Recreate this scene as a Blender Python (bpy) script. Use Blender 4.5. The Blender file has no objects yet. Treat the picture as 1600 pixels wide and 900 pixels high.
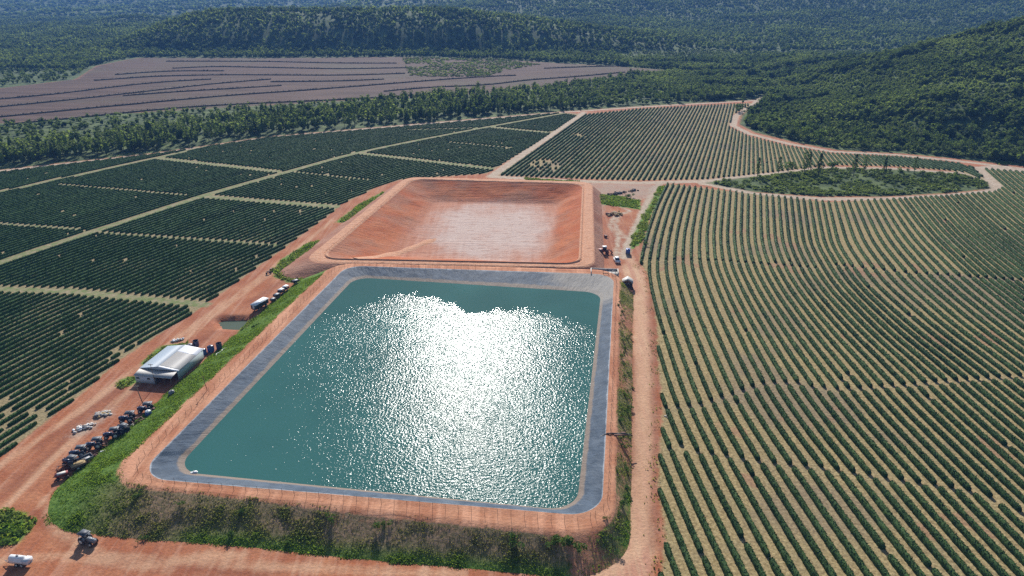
import bpy, math, random
import numpy as np
from mathutils.bvhtree import BVHTree
from mathutils import Vector

R = np.random.default_rng(7)
random.seed(7)
sc = bpy.context.scene
col = sc.collection
rad = math.radians

# ------------------------------------------------------------------ camera
FPX, PITCH, CAMH = 1109.0, rad(23.4), 100.0
cam = bpy.data.cameras.new("camera")
cam.sensor_width = 36.0
cam.lens = 36.0 * FPX / 1600.0
cam.clip_start = 1.0
cam.clip_end = 20000
camo = bpy.data.objects.new("camera", cam)
camo.location = (0, 0, CAMH)
camo.rotation_euler = (rad(90) - PITCH, 0, 0)
col.objects.link(camo)
sc.camera = camo

def at(px, py, z=0.0):
    """ground point seen at a photo pixel, as measured from the drone's height and tilt"""
    a = (px - 800) / FPX; b = -(py - 450) / FPX
    dy = math.cos(PITCH) + b * math.sin(PITCH); dz = -math.sin(PITCH) + b * math.cos(PITCH)
    t = (z - CAMH) / dz
    return (a * t, dy * t)

def pxs(P, z=0.0):
    return np.array([at(a, b, z) for a, b in P])

def project(P):
    y = P[:, 1]; z = P[:, 2] - CAMH
    f = y * math.cos(PITCH) - z * math.sin(PITCH); u = y * math.sin(PITCH) + z * math.cos(PITCH)
    f = np.maximum(f, 1e-3)
    return 800 + FPX * P[:, 0] / f, 450 - FPX * u / f

# ------------------------------------------------------------------ noise / geometry maths
def vnoise(x, y, seed=0):
    xi = np.floor(x).astype(np.int64); yi = np.floor(y).astype(np.int64)
    fx = x - xi; fy = y - yi
    fx = fx * fx * (3 - 2 * fx); fy = fy * fy * (3 - 2 * fy)
    def h(a, b):
        n = (a * 374761393 + b * 668265263 + seed * 1442695041) & 0xFFFFFFFF
        n = ((n ^ (n >> 13)) * 1274126177) & 0xFFFFFFFF
        return ((n ^ (n >> 16)) & 0xFFFF) / 65535.0
    return (h(xi, yi) * (1 - fx) + h(xi + 1, yi) * fx) * (1 - fy) + (h(xi, yi + 1) * (1 - fx) + h(xi + 1, yi + 1) * fx) * fy

def fbm(x, y, s, o=3, seed=0):
    v = 0; a = .5
    for k in range(o):
        v = v + a * (vnoise(x / s, y / s, seed + k * 17) - .5); s = s / 2.03; a *= .5
    return v

def sstep(a, b, x):
    t = np.clip((x - a) / (b - a), 0, 1)
    return t * t * (3 - 2 * t)

def inside(P, poly):
    x, y = P[:, 0], P[:, 1]; r = np.zeros(len(x), bool)
    n = len(poly)
    for i in range(n):
        x0, y0 = poly[i]; x1, y1 = poly[(i + 1) % n]
        if y0 == y1: continue
        c = ((y0 > y) != (y1 > y)) & (x < (x1 - x0) * (y - y0) / (y1 - y0) + x0)
        r ^= c
    return r

def segdist(P, a, b):
    a = np.asarray(a); b = np.asarray(b); d = b - a
    t = np.clip(((P - a) @ d) / max(d @ d, 1e-9), 0, 1)
    return np.hypot(P[:, 0] - a[0] - t * d[0], P[:, 1] - a[1] - t * d[1])

def linedist(P, line):
    r = np.full(len(P), 1e9)
    for i in range(len(line) - 1): r = np.minimum(r, segdist(P, line[i], line[i + 1]))
    return r

def sdf(P, poly):
    d = linedist(P, np.vstack([poly, poly[:1]]))
    return np.where(inside(P, poly), d, -d)

def resample(line, step):
    line = np.asarray(line, float)
    s = np.r_[0, np.cumsum(np.hypot(*np.diff(line, axis=0).T))]
    t = np.linspace(0, s[-1], max(2, int(s[-1] / step) + 1))
    return np.c_[np.interp(t, s, line[:, 0]), np.interp(t, s, line[:, 1])]

def smooth_line(line, step, win):
    L = resample(line, step); k = max(1, int(win / step)) | 1
    if len(L) < k + 2: return L
    pad = k // 2
    A = np.vstack([2 * L[0] - L[pad:0:-1], L, 2 * L[-1] - L[-2:-pad - 2:-1]])
    ker = np.ones(k) / k
    return np.c_[np.convolve(A[:, 0], ker, 'valid'), np.convolve(A[:, 1], ker, 'valid')]

# ------------------------------------------------------------------ mesh building
def mesh_np(name, V, quads=None, tris=None, smooth=False, attrs=None, mats=None):
    me = bpy.data.meshes.new(name)
    V = np.asarray(V, np.float32)
    q = np.zeros((0, 4), np.int32) if quads is None or len(quads) == 0 else np.asarray(quads, np.int32)
    t = np.zeros((0, 3), np.int32) if tris is None or len(tris) == 0 else np.asarray(tris, np.int32)
    me.vertices.add(len(V)); me.vertices.foreach_set("co", V.ravel())
    loops = np.concatenate([q.ravel(), t.ravel()]).astype(np.int32)
    me.loops.add(len(loops)); me.loops.foreach_set("vertex_index", loops)
    nf = len(q) + len(t); me.polygons.add(nf)
    starts = np.concatenate([np.arange(len(q)) * 4, len(q) * 4 + np.arange(len(t)) * 3]).astype(np.int32)
    me.polygons.foreach_set("loop_start", starts)
    if smooth: me.polygons.foreach_set("use_smooth", np.ones(nf, bool))
    if attrs:
        for k, v in attrs.items():
            a = me.attributes.new(k, 'FLOAT', 'POINT'); a.data.foreach_set("value", np.asarray(v, np.float32))
    me.update(calc_edges=True)
    return me

def link(name, me, mat=None, parent=None):
    o = bpy.data.objects.new(name, me)
    if mat is not None and me is not None and len(me.materials) == 0: me.materials.append(mat)
    col.objects.link(o)
    if parent is not None: o.parent = parent
    return o

def tag(o, label=None, cat=None, group=None, kind=None):
    if label: o["label"] = label
    if cat: o["category"] = cat
    if group: o["group"] = group
    if kind: o["kind"] = kind
    return o

def empty(name, loc, rz=0.0, label=None, cat=None, group=None):
    o = bpy.data.objects.new(name, None); o.location = loc; o.rotation_euler = (0, 0, rz)
    o.empty_display_size = .5
    col.objects.link(o)
    return tag(o, label, cat, group)

def copy_tree(o, parent=None):
    c = o.copy(); col.objects.link(c)
    if parent is not None: c.parent = parent
    for ch in list(o.children): copy_tree(ch, c)
    return c

class MB:
    """collects boxes, tubes and blobs and links them as one mesh object"""
    def __init__(s): s.V = []; s.Q = []; s.T = []; s.n = 0
    def add(s, V, Q=None, T=None):
        V = np.asarray(V, float); s.V.append(V)
        if Q is not None and len(Q): s.Q.append(np.asarray(Q) + s.n)
        if T is not None and len(T): s.T.append(np.asarray(T) + s.n)
        s.n += len(V); return s
    def box(s, c, d, rz=0, taper=1.0, shift=(0, 0), ry=0):
        x, y, z = [v / 2 for v in d]
        P = np.array([[-x, -y, -z], [x, -y, -z], [x, y, -z], [-x, y, -z], [-x, -y, z], [x, -y, z], [x, y, z], [-x, y, z]], float)
        P[4:, :2] *= taper; P[4:, 0] += shift[0]; P[4:, 1] += shift[1]
        if ry:
            c2, s2 = math.cos(ry), math.sin(ry); P = P @ np.array([[c2, 0, -s2], [0, 1, 0], [s2, 0, c2]])
        if rz:
            c2, s2 = math.cos(rz), math.sin(rz); P = P @ np.array([[c2, s2, 0], [-s2, c2, 0], [0, 0, 1]])
        return s.add(P + np.array(c), [[0, 3, 2, 1], [4, 5, 6, 7], [0, 1, 5, 4], [1, 2, 6, 5], [2, 3, 7, 6], [3, 0, 4, 7]])
    def tube(s, p0, p1, r0, r1=None, n=8, caps=True):
        r1 = r0 if r1 is None else r1
        p0 = np.array(p0, float); p1 = np.array(p1, float); d = p1 - p0; d /= max(np.linalg.norm(d), 1e-9)
        u = np.cross(d, [0, 0, 1] if abs(d[2]) < .9 else [1, 0, 0]); u /= np.linalg.norm(u); w = np.cross(d, u)
        a = np.linspace(0, 2 * np.pi, n, endpoint=False)
        ring = np.cos(a)[:, None] * u + np.sin(a)[:, None] * w
        V = np.vstack([p0 + ring * r0, p1 + ring * r1, [p0], [p1]])
        i = np.arange(n); j = (i + 1) % n
        Q = np.c_[i, j, j + n, i + n]
        T = np.vstack([np.c_[j, i, np.full(n, 2 * n)], np.c_[i + n, j + n, np.full(n, 2 * n + 1)]]) if caps else None
        return s.add(V, Q, T)
    def wheel(s, c, r, w, n=18, axis=1):
        c = np.array(c, float); d = np.zeros(3); d[axis] = w / 2
        e = np.zeros(3); e[axis] = w / 2 * .72
        s.tube(c - d, c - e, r * .9, r, n, True); s.tube(c - e, c + e, r, r, n, False); s.tube(c + e, c + d, r, r * .9, n, True)
        return s
    def blob(s, c, d, seed=0, jit=.15):
        g = np.random.default_rng(seed)
        V = ICO_V2 * (1 + g.uniform(-jit, jit, (len(ICO_V2), 1))) * (np.array(d) / 2) + np.array(c)
        return s.add(V, None, ICO_T2)
    def build(s, name, mat, parent=None, smooth=False):
        me = mesh_np(name, np.vstack(s.V), np.vstack(s.Q) if s.Q else None, np.vstack(s.T) if s.T else None, smooth)
        return link(name, me, mat, parent)

_g = (1 + 5 ** .5) / 2
ICO_V = np.array([[-1, _g, 0], [1, _g, 0], [-1, -_g, 0], [1, -_g, 0], [0, -1, _g], [0, 1, _g], [0, -1, -_g], [0, 1, -_g], [_g, 0, -1], [_g, 0, 1], [-_g, 0, -1], [-_g, 0, 1]]) / math.sqrt(1 + _g * _g)
ICO_T = np.array([[0, 11, 5], [0, 5, 1], [0, 1, 7], [0, 7, 10], [0, 10, 11], [1, 5, 9], [5, 11, 4], [11, 10, 2], [10, 7, 6], [7, 1, 8], [3, 9, 4], [3, 4, 2], [3, 2, 6], [3, 6, 8], [3, 8, 9], [4, 9, 5], [2, 4, 11], [6, 2, 10], [8, 6, 7], [9, 8, 1]])
def _subdiv(V, T):
    V = [tuple(v) for v in V]; mp = {}; NT = []
    def mid(a, b):
        k = (min(a, b), max(a, b))
        if k not in mp:
            m = np.array(V[a]) + np.array(V[b]); m /= np.linalg.norm(m); V.append(tuple(m)); mp[k] = len(V) - 1
        return mp[k]
    for a, b, c in T:
        x, y, z = mid(a, b), mid(b, c), mid(c, a); NT += [[a, x, z], [b, y, x], [c, z, y], [x, y, z]]
    return np.array(V), np.array(NT)
ICO_V2, ICO_T2 = _subdiv(ICO_V, ICO_T)

def leaf_quads(P, size, up=.4, g=R, aspect=.7):
    """random little leaf faces at points P"""
    n = len(P); size = np.broadcast_to(np.asarray(size, float), (n,))
    nn = g.normal(size=(n, 3)); nn[:, 2] = np.abs(nn[:, 2]) + up; nn /= np.linalg.norm(nn, axis=1)[:, None]
    u = np.cross(nn, g.normal(size=(n, 3))); u /= np.linalg.norm(u, axis=1)[:, None]; w = np.cross(nn, u)
    u = u * size[:, None] * .5; w = w * size[:, None] * .5 * aspect
    bend = nn * size[:, None] * .12
    V = np.stack([P - u, P - w * 1.0 + bend, P + u, P + w + bend], 1).reshape(-1, 3)
    return V, np.arange(n * 4).reshape(n, 4)

# ------------------------------------------------------------------ materials
def nmat(name):
    m = bpy.data.materials.new(name); m.use_nodes = True
    nt = m.node_tree; nt.nodes.clear()
    out = nt.nodes.new("ShaderNodeOutputMaterial"); b = nt.nodes.new("ShaderNodeBsdfPrincipled")
    nt.links.new(b.outputs[0], out.inputs[0])
    return m, nt, b
def N(nt, typ, **kw):
    n = nt.nodes.new(typ)
    for k, v in kw.items(): setattr(n, k, v)
    return n
def L(nt, a, b): nt.links.new(a, b)
def coords(nt): return N(nt, "ShaderNodeNewGeometry").outputs["Position"]
def noise(nt, scale, detail=4, vec=None, rough=.55, squash=None):
    n = N(nt, "ShaderNodeTexNoise"); n.inputs["Scale"].default_value = scale; n.inputs["Detail"].default_value = detail; n.inputs["Roughness"].default_value = rough
    v = vec if vec is not None else coords(nt)
    if squash:
        mp = N(nt, "ShaderNodeMapping"); mp.inputs["Scale"].default_value = squash[:3]
        if len(squash) > 3: mp.inputs["Rotation"].default_value = (0, 0, squash[3])
        L(nt, v, mp.inputs[0]); v = mp.outputs[0]
    L(nt, v, n.inputs["Vector"]); return n.outputs["Fac"]
def mathn(nt, op, a, b=None, clamp=False):
    n = N(nt, "ShaderNodeMath", operation=op); n.use_clamp = clamp
    for i, x in enumerate((a, b)):
        if x is None: continue
        if isinstance(x, (int, float)): n.inputs[i].default_value = x
        else: L(nt, x, n.inputs[i])
    return n.outputs[0]
def ramp(nt, f, a, b, o0=0.0, o1=1.0):
    n = N(nt, "ShaderNodeMapRange"); n.interpolation_type = 'SMOOTHSTEP'
    n.inputs[1].default_value = a; n.inputs[2].default_value = b; n.inputs[3].default_value = o0; n.inputs[4].default_value = o1
    L(nt, f, n.inputs[0]); return n.outputs[0]
def mix(nt, f, a, b, blend='MIX'):
    n = N(nt, "ShaderNodeMix", data_type='RGBA', blend_type=blend)
    for s, x in ((n.inputs[0], f), (n.inputs[6], a), (n.inputs[7], b)):
        if isinstance(x, (int, float)): s.default_value = x
        elif isinstance(x, tuple): s.default_value = (*x, 1)
        else: L(nt, x, s)
    return n.outputs[2]
def bump(nt, b, h, strength=.5, dist=.3):
    n = N(nt, "ShaderNodeBump"); n.inputs["Strength"].default_value = strength; n.inputs["Distance"].default_value = dist
    L(nt, h, n.inputs["Height"]); L(nt, n.outputs[0], b.inputs["Normal"])
def attr(nt, name):
    return N(nt, "ShaderNodeAttribute", attribute_name=name).outputs["Fac"]

def paint(name, c, rough=.5, metal=0.0, dirt=.25, dirtc=(.30, .15, .09), spec=.5):
    m, nt, b = nmat(name)
    n1 = ramp(nt, noise(nt, 1.3, 5), .42, .75)
    cc = mix(nt, mathn(nt, 'MULTIPLY', n1, dirt), c, dirtc)
    cc = mix(nt, .35, cc, mix(nt, noise(nt, 9, 3), tuple(v * .55 for v in c), tuple(min(1, v * 1.35) for v in c)))
    L(nt, cc, b.inputs["Base Color"]); b.inputs["Roughness"].default_value = rough; b.inputs["Metallic"].default_value = metal
    b.inputs["Specular IOR Level"].default_value = spec
    return m

M = {}
M['navy'] = paint("navy_paint", (.025, .045, .10), .35)
M['dark'] = paint("dark_machine_paint", (.03, .032, .04), .5)
M['grey'] = paint("grey_sheet_metal", (.20, .215, .24), .55, .1)
M['canopy'] = paint('faded_canopy', (.05, .062, .082), .6, .0, dirt=.15)
M['rubber'] = paint("rubber", (.022, .022, .024), .8, dirt=.5)
M['rim'] = paint("wheel_rim_paint", (.55, .55, .52), .5)
M['red'] = paint("red_machine_paint", (.22, .03, .03), .45)
M['rust'] = paint("rusty_steel", (.13, .05, .035), .75, dirt=.5)
M['white'] = paint("white_paint", (.78, .79, .80), .4, dirt=.12)
M['blue'] = paint("blue_plastic", (.05, .10, .30), .4, dirt=.1)
M['blueb'] = paint("bright_blue_plastic", (.05, .10, .36), .4, dirt=.1)
M['black'] = paint("black_plastic", (.02, .021, .024), .5, dirt=.1)
M['tan'] = paint("sandy_load", (.42, .30, .14), .9)
M['wood'] = paint("weathered_wood", (.16, .11, .075), .85)
M['glass'] = paint("dark_glass", (.012, .016, .022), .08, dirt=.05)
M['conc'] = paint("concrete", (.48, .46, .42), .85, dirt=.35)
M['roofw'] = paint("white_metal_roof", (.74, .76, .80), .45, dirt=.05)
M['roofg'] = paint("grey_metal_roof", (.36, .35, .335), .6, dirt=.08)
M['roofb'] = paint("blue_grey_metal_roof", (.36, .43, .50), .6, dirt=.06)
M['awn'] = paint("ribbed_awning_metal", (.42, .41, .38), .5, dirt=.2)
M['wallp'] = paint("pale_wall_paint", (.58, .60, .64), .8, dirt=.15)
M['wallg'] = paint("grey_wall_sheet", (.40, .46, .48), .6, dirt=.12)
M['stone'] = paint("pale_rubble", (.55, .52, .48), .9)
M['stoned'] = paint("dark_rubble", (.10, .10, .115), .9)
M['steel'] = paint("galvanized_steel", (.30, .30, .30), .45, .5)
M['bwood'] = paint("burnt_brush", (.11, .08, .055), .95, dirt=.1)

def see_through(nt, b, k):
    # thin leaves let some sunlight through
    out = next(n for n in nt.nodes if n.type == 'OUTPUT_MATERIAL'); t = N(nt, "ShaderNodeBsdfTranslucent"); mx = N(nt, "ShaderNodeMixShader")
    src = b.inputs["Base Color"].links[0].from_socket; L(nt, mix(nt, 1.0, src, (1.25, 1.3, .75), 'MULTIPLY'), t.inputs[0])
    mx.inputs[0].default_value = k; L(nt, b.outputs[0], mx.inputs[1]); L(nt, t.outputs[0], mx.inputs[2]); L(nt, mx.outputs[0], out.inputs[0])
def leaf_mat(name, dark, light, rnd=True, trans=0.0, spec=.04, rough=.7):
    m, nt, b = nmat(name)
    g = N(nt, "ShaderNodeNewGeometry"); oi = N(nt, "ShaderNodeObjectInfo")
    f = mathn(nt, 'ADD', mathn(nt, 'MULTIPLY', g.outputs["Random Per Island"], .55), mathn(nt, 'MULTIPLY', oi.outputs["Random"], .30))
    f = mathn(nt, 'ADD', f, mathn(nt, 'MULTIPLY', mathn(nt, 'SUBTRACT', noise(nt, .35, 3), .35), .8), True)
    L(nt, mix(nt, f, dark, light), b.inputs["Base Color"])
    b.inputs["Roughness"].default_value = rough; b.inputs["Specular IOR Level"].default_value = spec
    if trans: see_through(nt, b, trans)
    return m
M['hedge'] = leaf_mat("coffee_leaves", (.017, .040, .012), (.058, .103, .034))
M['hedgel'] = leaf_mat("dark_coffee_leaves", (.016, .044, .010), (.062, .120, .034))
M['pine'] = leaf_mat("pine_needles", (.036, .064, .022), (.125, .170, .062), trans=.5)
M['broad'] = leaf_mat("broad_leaves", (.040, .072, .022), (.140, .190, .060), trans=.5)
M['shrub'] = leaf_mat("shrub_leaves", (.035, .080, .018), (.12, .19, .05), trans=.35)
M['bark'] = paint("bark", (.11, .085, .065), .9, dirt=.1)

def forest_mat(name, dark, light):
    m, nt, b = nmat(name)
    f = mathn(nt, 'MULTIPLY', attr(nt, "tint"), .55)
    f = mathn(nt, 'ADD', f, mathn(nt, 'MULTIPLY', mathn(nt, 'SUBTRACT', noise(nt, .014, 4), .42), 2.2), True)
    c = mix(nt, f, dark, light)
    L(nt, c, b.inputs["Base Color"]); b.inputs["Roughness"].default_value = .8; b.inputs["Specular IOR Level"].default_value = .05
    see_through(nt, b, .5)
    return m
M['forest'] = forest_mat("forest_canopy", (.050, .080, .024), (.200, .250, .085))

def grass_mat():
    m, nt, b = nmat("bank_grass")
    t = attr(nt, "tint"); g = N(nt, "ShaderNodeNewGeometry").outputs["Random Per Island"]
    green = mix(nt, g, (.065, .135, .015), (.24, .33, .05))
    dry = mix(nt, g, (.13, .115, .045), (.32, .26, .13))
    L(nt, mix(nt, t, dry, green), b.inputs["Base Color"]); b.inputs["Roughness"].default_value = .7; b.inputs["Specular IOR Level"].default_value = .1
    see_through(nt, b, .45)
    return m
M['grass'] = grass_mat()

def edge(nt, a, k, ns):   # organic zone edge from a distance attribute
    v = mathn(nt, 'ADD', a, mathn(nt, 'MULTIPLY', mathn(nt, 'SUBTRACT', ns, .5), k))
    return v

def ground_mat():
    m, nt, b = nmat("ground_soil")
    n_big = noise(nt, .02, 4); n_mid = noise(nt, .12, 5); n_fine = noise(nt, 1.4, 5, rough=.65); n_ed = noise(nt, .35, 5, rough=.65)
    streak = noise(nt, .55, 4, squash=(1, .06, 1, -.12)); streak2 = noise(nt, .8, 3, squash=(1, .05, 1, .25))
    dirt = mix(nt, ramp(nt, n_mid, .3, .7), (.305, .100, .046), (.395, .170, .088))
    dirt = mix(nt, ramp(nt, n_big, .40, .65, 0, .6), dirt, (.275, .10, .06))
    dirt = mix(nt, ramp(nt, streak, .45, .70, 0, .5), dirt, (.45, .26, .18))
    dirt = mix(nt, ramp(nt, streak2, .52, .7, 0, .35), dirt, (.21, .085, .055))
    pale = mix(nt, ramp(nt, n_mid, .3, .7), (.435, .245, .150), (.535, .350, .225))
    pale = mix(nt, ramp(nt, streak, .42, .62, 0, .75), pale, (.40, .19, .13))
    c = mix(nt, ramp(nt, edge(nt, attr(nt, "z_pale"), 5, n_ed), -1.5, 1.5), dirt, pale)
    tan = mix(nt, ramp(nt, n_ed, .3, .7), (.34, .26, .19), (.47, .38, .29))
    c = mix(nt, ramp(nt, edge(nt, attr(nt, "z_tan"), 3, n_ed), -1, 1), c, tan)
    c = mix(nt, ramp(nt, edge(nt, attr(nt, "z_damp"), 5, n_ed), -1.5, 1.5, 0, .55), c, (.19, .065, .038))
    c = mix(nt, ramp(nt, edge(nt, attr(nt, "z_rut"), 3.0, streak), -1, 1, 0, .6), c, (.52, .325, .205))
    # grey churned ground
    c = mix(nt, ramp(nt, edge(nt, attr(nt, "z_grey"), 8, n_ed), -2, 2, 0, .8), c, mix(nt, n_fine, mix(nt, ramp(nt, n_mid, .45, .6), (.27, .21, .165), (.26, .12, .085)), (.42, .33, .26)))
    # field soil
    soil = mix(nt, ramp(nt, n_fine, .3, .7), (.220, .165, .078), (.372, .292, .152))
    soil = mix(nt, ramp(nt, n_mid, .45, .7, 0, .5), soil, (.25, .205, .115))
    soil = mix(nt, ramp(nt, n_big, .52, .62, 0, .45), soil, (.17, .13, .11))
    soil = mix(nt, ramp(nt, noise(nt, .05, 2), .63, .66, 0, .5), soil, (.30, .15, .10))
    fz = ramp(nt, edge(nt, attr(nt, "z_field"), 2.5, n_ed), -.6, .6)
    c = mix(nt, fz, c, soil)
    soil2 = mix(nt, ramp(nt, n_fine, .3, .7), (.20, .165, .085), (.31, .245, .14))
    c = mix(nt, ramp(nt, edge(nt, attr(nt, "z_leftfield"), 2.5, n_ed), -.6, .6), c, soil2)
    trk = mix(nt, ramp(nt, n_ed, .36, .62), (.29, .24, .15), (.14, .18, .065))
    c = mix(nt, ramp(nt, edge(nt, attr(nt, "z_track"), 2.0, n_ed), -.7, .7), c, trk)
    # bare brown field
    br = mix(nt, ramp(nt, noise(nt, .12, 4, squash=(.12, 1, 1, .1)), .3, .7), (.062, .037, .029), (.118, .074, .056))
    br = mix(nt, ramp(nt, noise(nt, .006, 4), .45, .66, 0, .55), br, (.09, .085, .052))
    br = mix(nt, ramp(nt, n_fine, .5, .8, 0, .5), br, (.12, .08, .066))
    c = mix(nt, ramp(nt, edge(nt, attr(nt, "z_brown"), 16, n_mid), -4, 4), c, br)
    # undergrowth
    wild = mix(nt, ramp(nt, noise(nt, .09, 5), .35, .7), (.038, .062, .024), (.115, .155, .058))
    wild = mix(nt, ramp(nt, n_fine, .45, .75, 0, .5), wild, (.10, .12, .06))
    c = mix(nt, ramp(nt, edge(nt, attr(nt, "z_wild"), 6, n_ed), -1.5, 1.5), c, wild)
    lush = mix(nt, ramp(nt, n_fine, .3, .7), (.055, .125, .018), (.15, .25, .045))
    c = mix(nt, ramp(nt, edge(nt, attr(nt, "z_grass"), 4, n_ed), -.8, .8), c, lush)
    c = mix(nt, 1.0, c, mix(nt, ramp(nt, n_fine, .25, .75), (.80, .80, .80), (1.12, 1.12, 1.12)), 'MULTIPLY')
    L(nt, c, b.inputs["Base Color"]); b.inputs["Roughness"].default_value = .95; b.inputs["Specular IOR Level"].default_value = .1
    bump(nt, b, mathn(nt, 'ADD', n_fine, mathn(nt, 'ADD', streak, n_ed)), .55, .22)
    return m
M['ground'] = ground_mat()

def earth_mat(name, a, bcol, streaky=True):
    m, nt, b = nmat(name)
    n1 = noise(nt, .10, 5); n2 = noise(nt, 1.2, 5, rough=.65); n3 = noise(nt, .5, 4, squash=(1, .08, .3, .15))
    c = mix(nt, ramp(nt, n1, .3, .7), a, bcol)
    c = mix(nt, ramp(nt, n3, .45, .68, 0, .55), c, tuple(min(1, v * 1.35 + .03) for v in bcol))
    c = mix(nt, ramp(nt, n2, .5, .75, 0, .45), c, tuple(v * .62 for v in a))
    veg = ramp(nt, mathn(nt, 'ADD', attr(nt, "veg"), mathn(nt, 'MULTIPLY', mathn(nt, 'SUBTRACT', noise(nt, .8, 4), .5), .8)), .3, .7)
    gr = attr(nt, "lush")
    c = mix(nt, veg, c, mix(nt, gr, mix(nt, ramp(nt, n2, .35, .65), (.15, .125, .06), (.30, .20, .125)), mix(nt, ramp(nt, n2, .35, .65), (.05, .11, .016), (.13, .21, .04))))
    L(nt, c, b.inputs["Base Color"]); b.inputs["Roughness"].default_value = .95; b.inputs["Specular IOR Level"].default_value = .1
    bump(nt, b, mathn(nt, 'ADD', n2, n3), .7, .25)
    return m
M['berm'] = earth_mat("berm_earth", (.345, .138, .074), (.455, .232, .138))

def basin_mat():
    m, nt, b = nmat("red_basin_earth")
    n1 = noise(nt, .07, 5); n2 = noise(nt, 1.1, 5, rough=.65); st = noise(nt, .7, 4, squash=(.06, 1, .3, -.35)); st2 = noise(nt, .6, 4, squash=(1, .05, .3, -.16))
    fl = attr(nt, "floor"); path = attr(nt, "crest"); outer = attr(nt, "outer")
    c = mix(nt, ramp(nt, n1, .3, .7), (.36, .098, .038), (.42, .150, .068))
    c = mix(nt, ramp(nt, noise(nt, .05, 4), .44, .62, 0, .5), c, (.27, .165, .118))
    c = mix(nt, ramp(nt, st, .5, .72, 0, .5), c, (.43, .20, .13))
    flo = mix(nt, ramp(nt, st2, .38, .62), (.39, .175, .110), (.43, .215, .145))
    pal = ramp(nt, mathn(nt, 'ADD', mathn(nt, 'ADD', mathn(nt, 'MULTIPLY', noise(nt, .06, 6, rough=.65), .75), mathn(nt, 'MULTIPLY', st2, .12)), mathn(nt, 'MULTIPLY', attr(nt, "silt"), .55)), .55, 1.0, 0, .75)
    flo = mix(nt, pal, flo, (.50, .43, .39))
    flo = mix(nt, ramp(nt, st, .58, .75, 0, .25), flo, (.30, .11, .07))
    c = mix(nt, fl, c, flo)
    c = mix(nt, ramp(nt, path, .3, .7), c, mix(nt, ramp(nt, n2, .3, .7), (.46, .222, .128), (.57, .335, .22)))
    c = mix(nt, ramp(nt, outer, .3, .7), c, mix(nt, ramp(nt, n1, .3, .7), (.29, .125, .080), (.36, .20, .14)))
    c = mix(nt, ramp(nt, n2, .52, .78, 0, .4), c, (.19, .075, .05))
    n4 = noise(nt, .45, 6, rough=.7, squash=(.5, 1, 1.2, .2)); c = mix(nt, ramp(nt, n4, .52, .66, 0, .45), c, (.22, .085, .05)); c = mix(nt, ramp(nt, n4, .40, .30, 0, .4), c, (.50, .28, .19))
    L(nt, c, b.inputs["Base Color"]); b.inputs["Roughness"].default_value = .95; b.inputs["Specular IOR Level"].default_value = .1
    bump(nt, b, mathn(nt, 'ADD', mathn(nt, 'ADD', n2, n4), mathn(nt, 'ADD', st, st2)), .9, .3)
    return m
M['basin'] = basin_mat()

def liner_mat():
    m, nt, b = nmat("plastic_liner")
    h = attr(nt, "h"); silt = attr(nt, "silt")
    n1 = noise(nt, .35, 5); n2 = noise(nt, 1.6, 4, squash=(1, 1, .15)); n3 = noise(nt, .12, 4)
    c = mix(nt, ramp(nt, n1, .3, .7), (.040, .062, .092), (.075, .105, .145))
    c = mix(nt, ramp(nt, n3, .45, .65, 0, .4), c, (.11, .135, .165))
    cv = N(nt, "ShaderNodeCombineXYZ"); L(nt, mathn(nt, 'MULTIPLY', attr(nt, "run"), .55), cv.inputs[0]); L(nt, mathn(nt, 'MULTIPLY', h, 1.6), cv.inputs[1])
    fold = noise(nt, 1.0, 6, vec=cv.outputs[0], rough=.68)
    c = mix(nt, ramp(nt, fold, .55, .72, 0, .55), c, (.15, .175, .205)); c = mix(nt, ramp(nt, fold, .42, .30, 0, .6), c, (.028, .042, .062))
    hh = mathn(nt, 'ADD', h, mathn(nt, 'MULTIPLY', mathn(nt, 'SUBTRACT', n1, .5), .18))
    c = mix(nt, ramp(nt, hh, .27, .17), c, (.20, .16, .13))
    c = mix(nt, ramp(nt, hh, .14, .08, 0, .8), c, (.20, .155, .125))
    c = mix(nt, ramp(nt, hh, .93, .99, 0, .85), c, (.32, .35, .38))
    c = mix(nt, ramp(nt, mathn(nt, 'ADD', silt, mathn(nt, 'MULTIPLY', mathn(nt, 'SUBTRACT', n1, .5), .5)), .35, .75, 0, .85), c, mix(nt, n2, (.16, .155, .15), (.32, .29, .25)))
    L(nt, c, b.inputs["Base Color"]); b.inputs["Roughness"].default_value = .6; b.inputs["Specular IOR Level"].default_value = .05
    bump(nt, b, mathn(nt, 'ADD', mathn(nt, 'MULTIPLY', fold, 2.0), n1), .6, .25)
    return m
M['liner'] = liner_mat()

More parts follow.
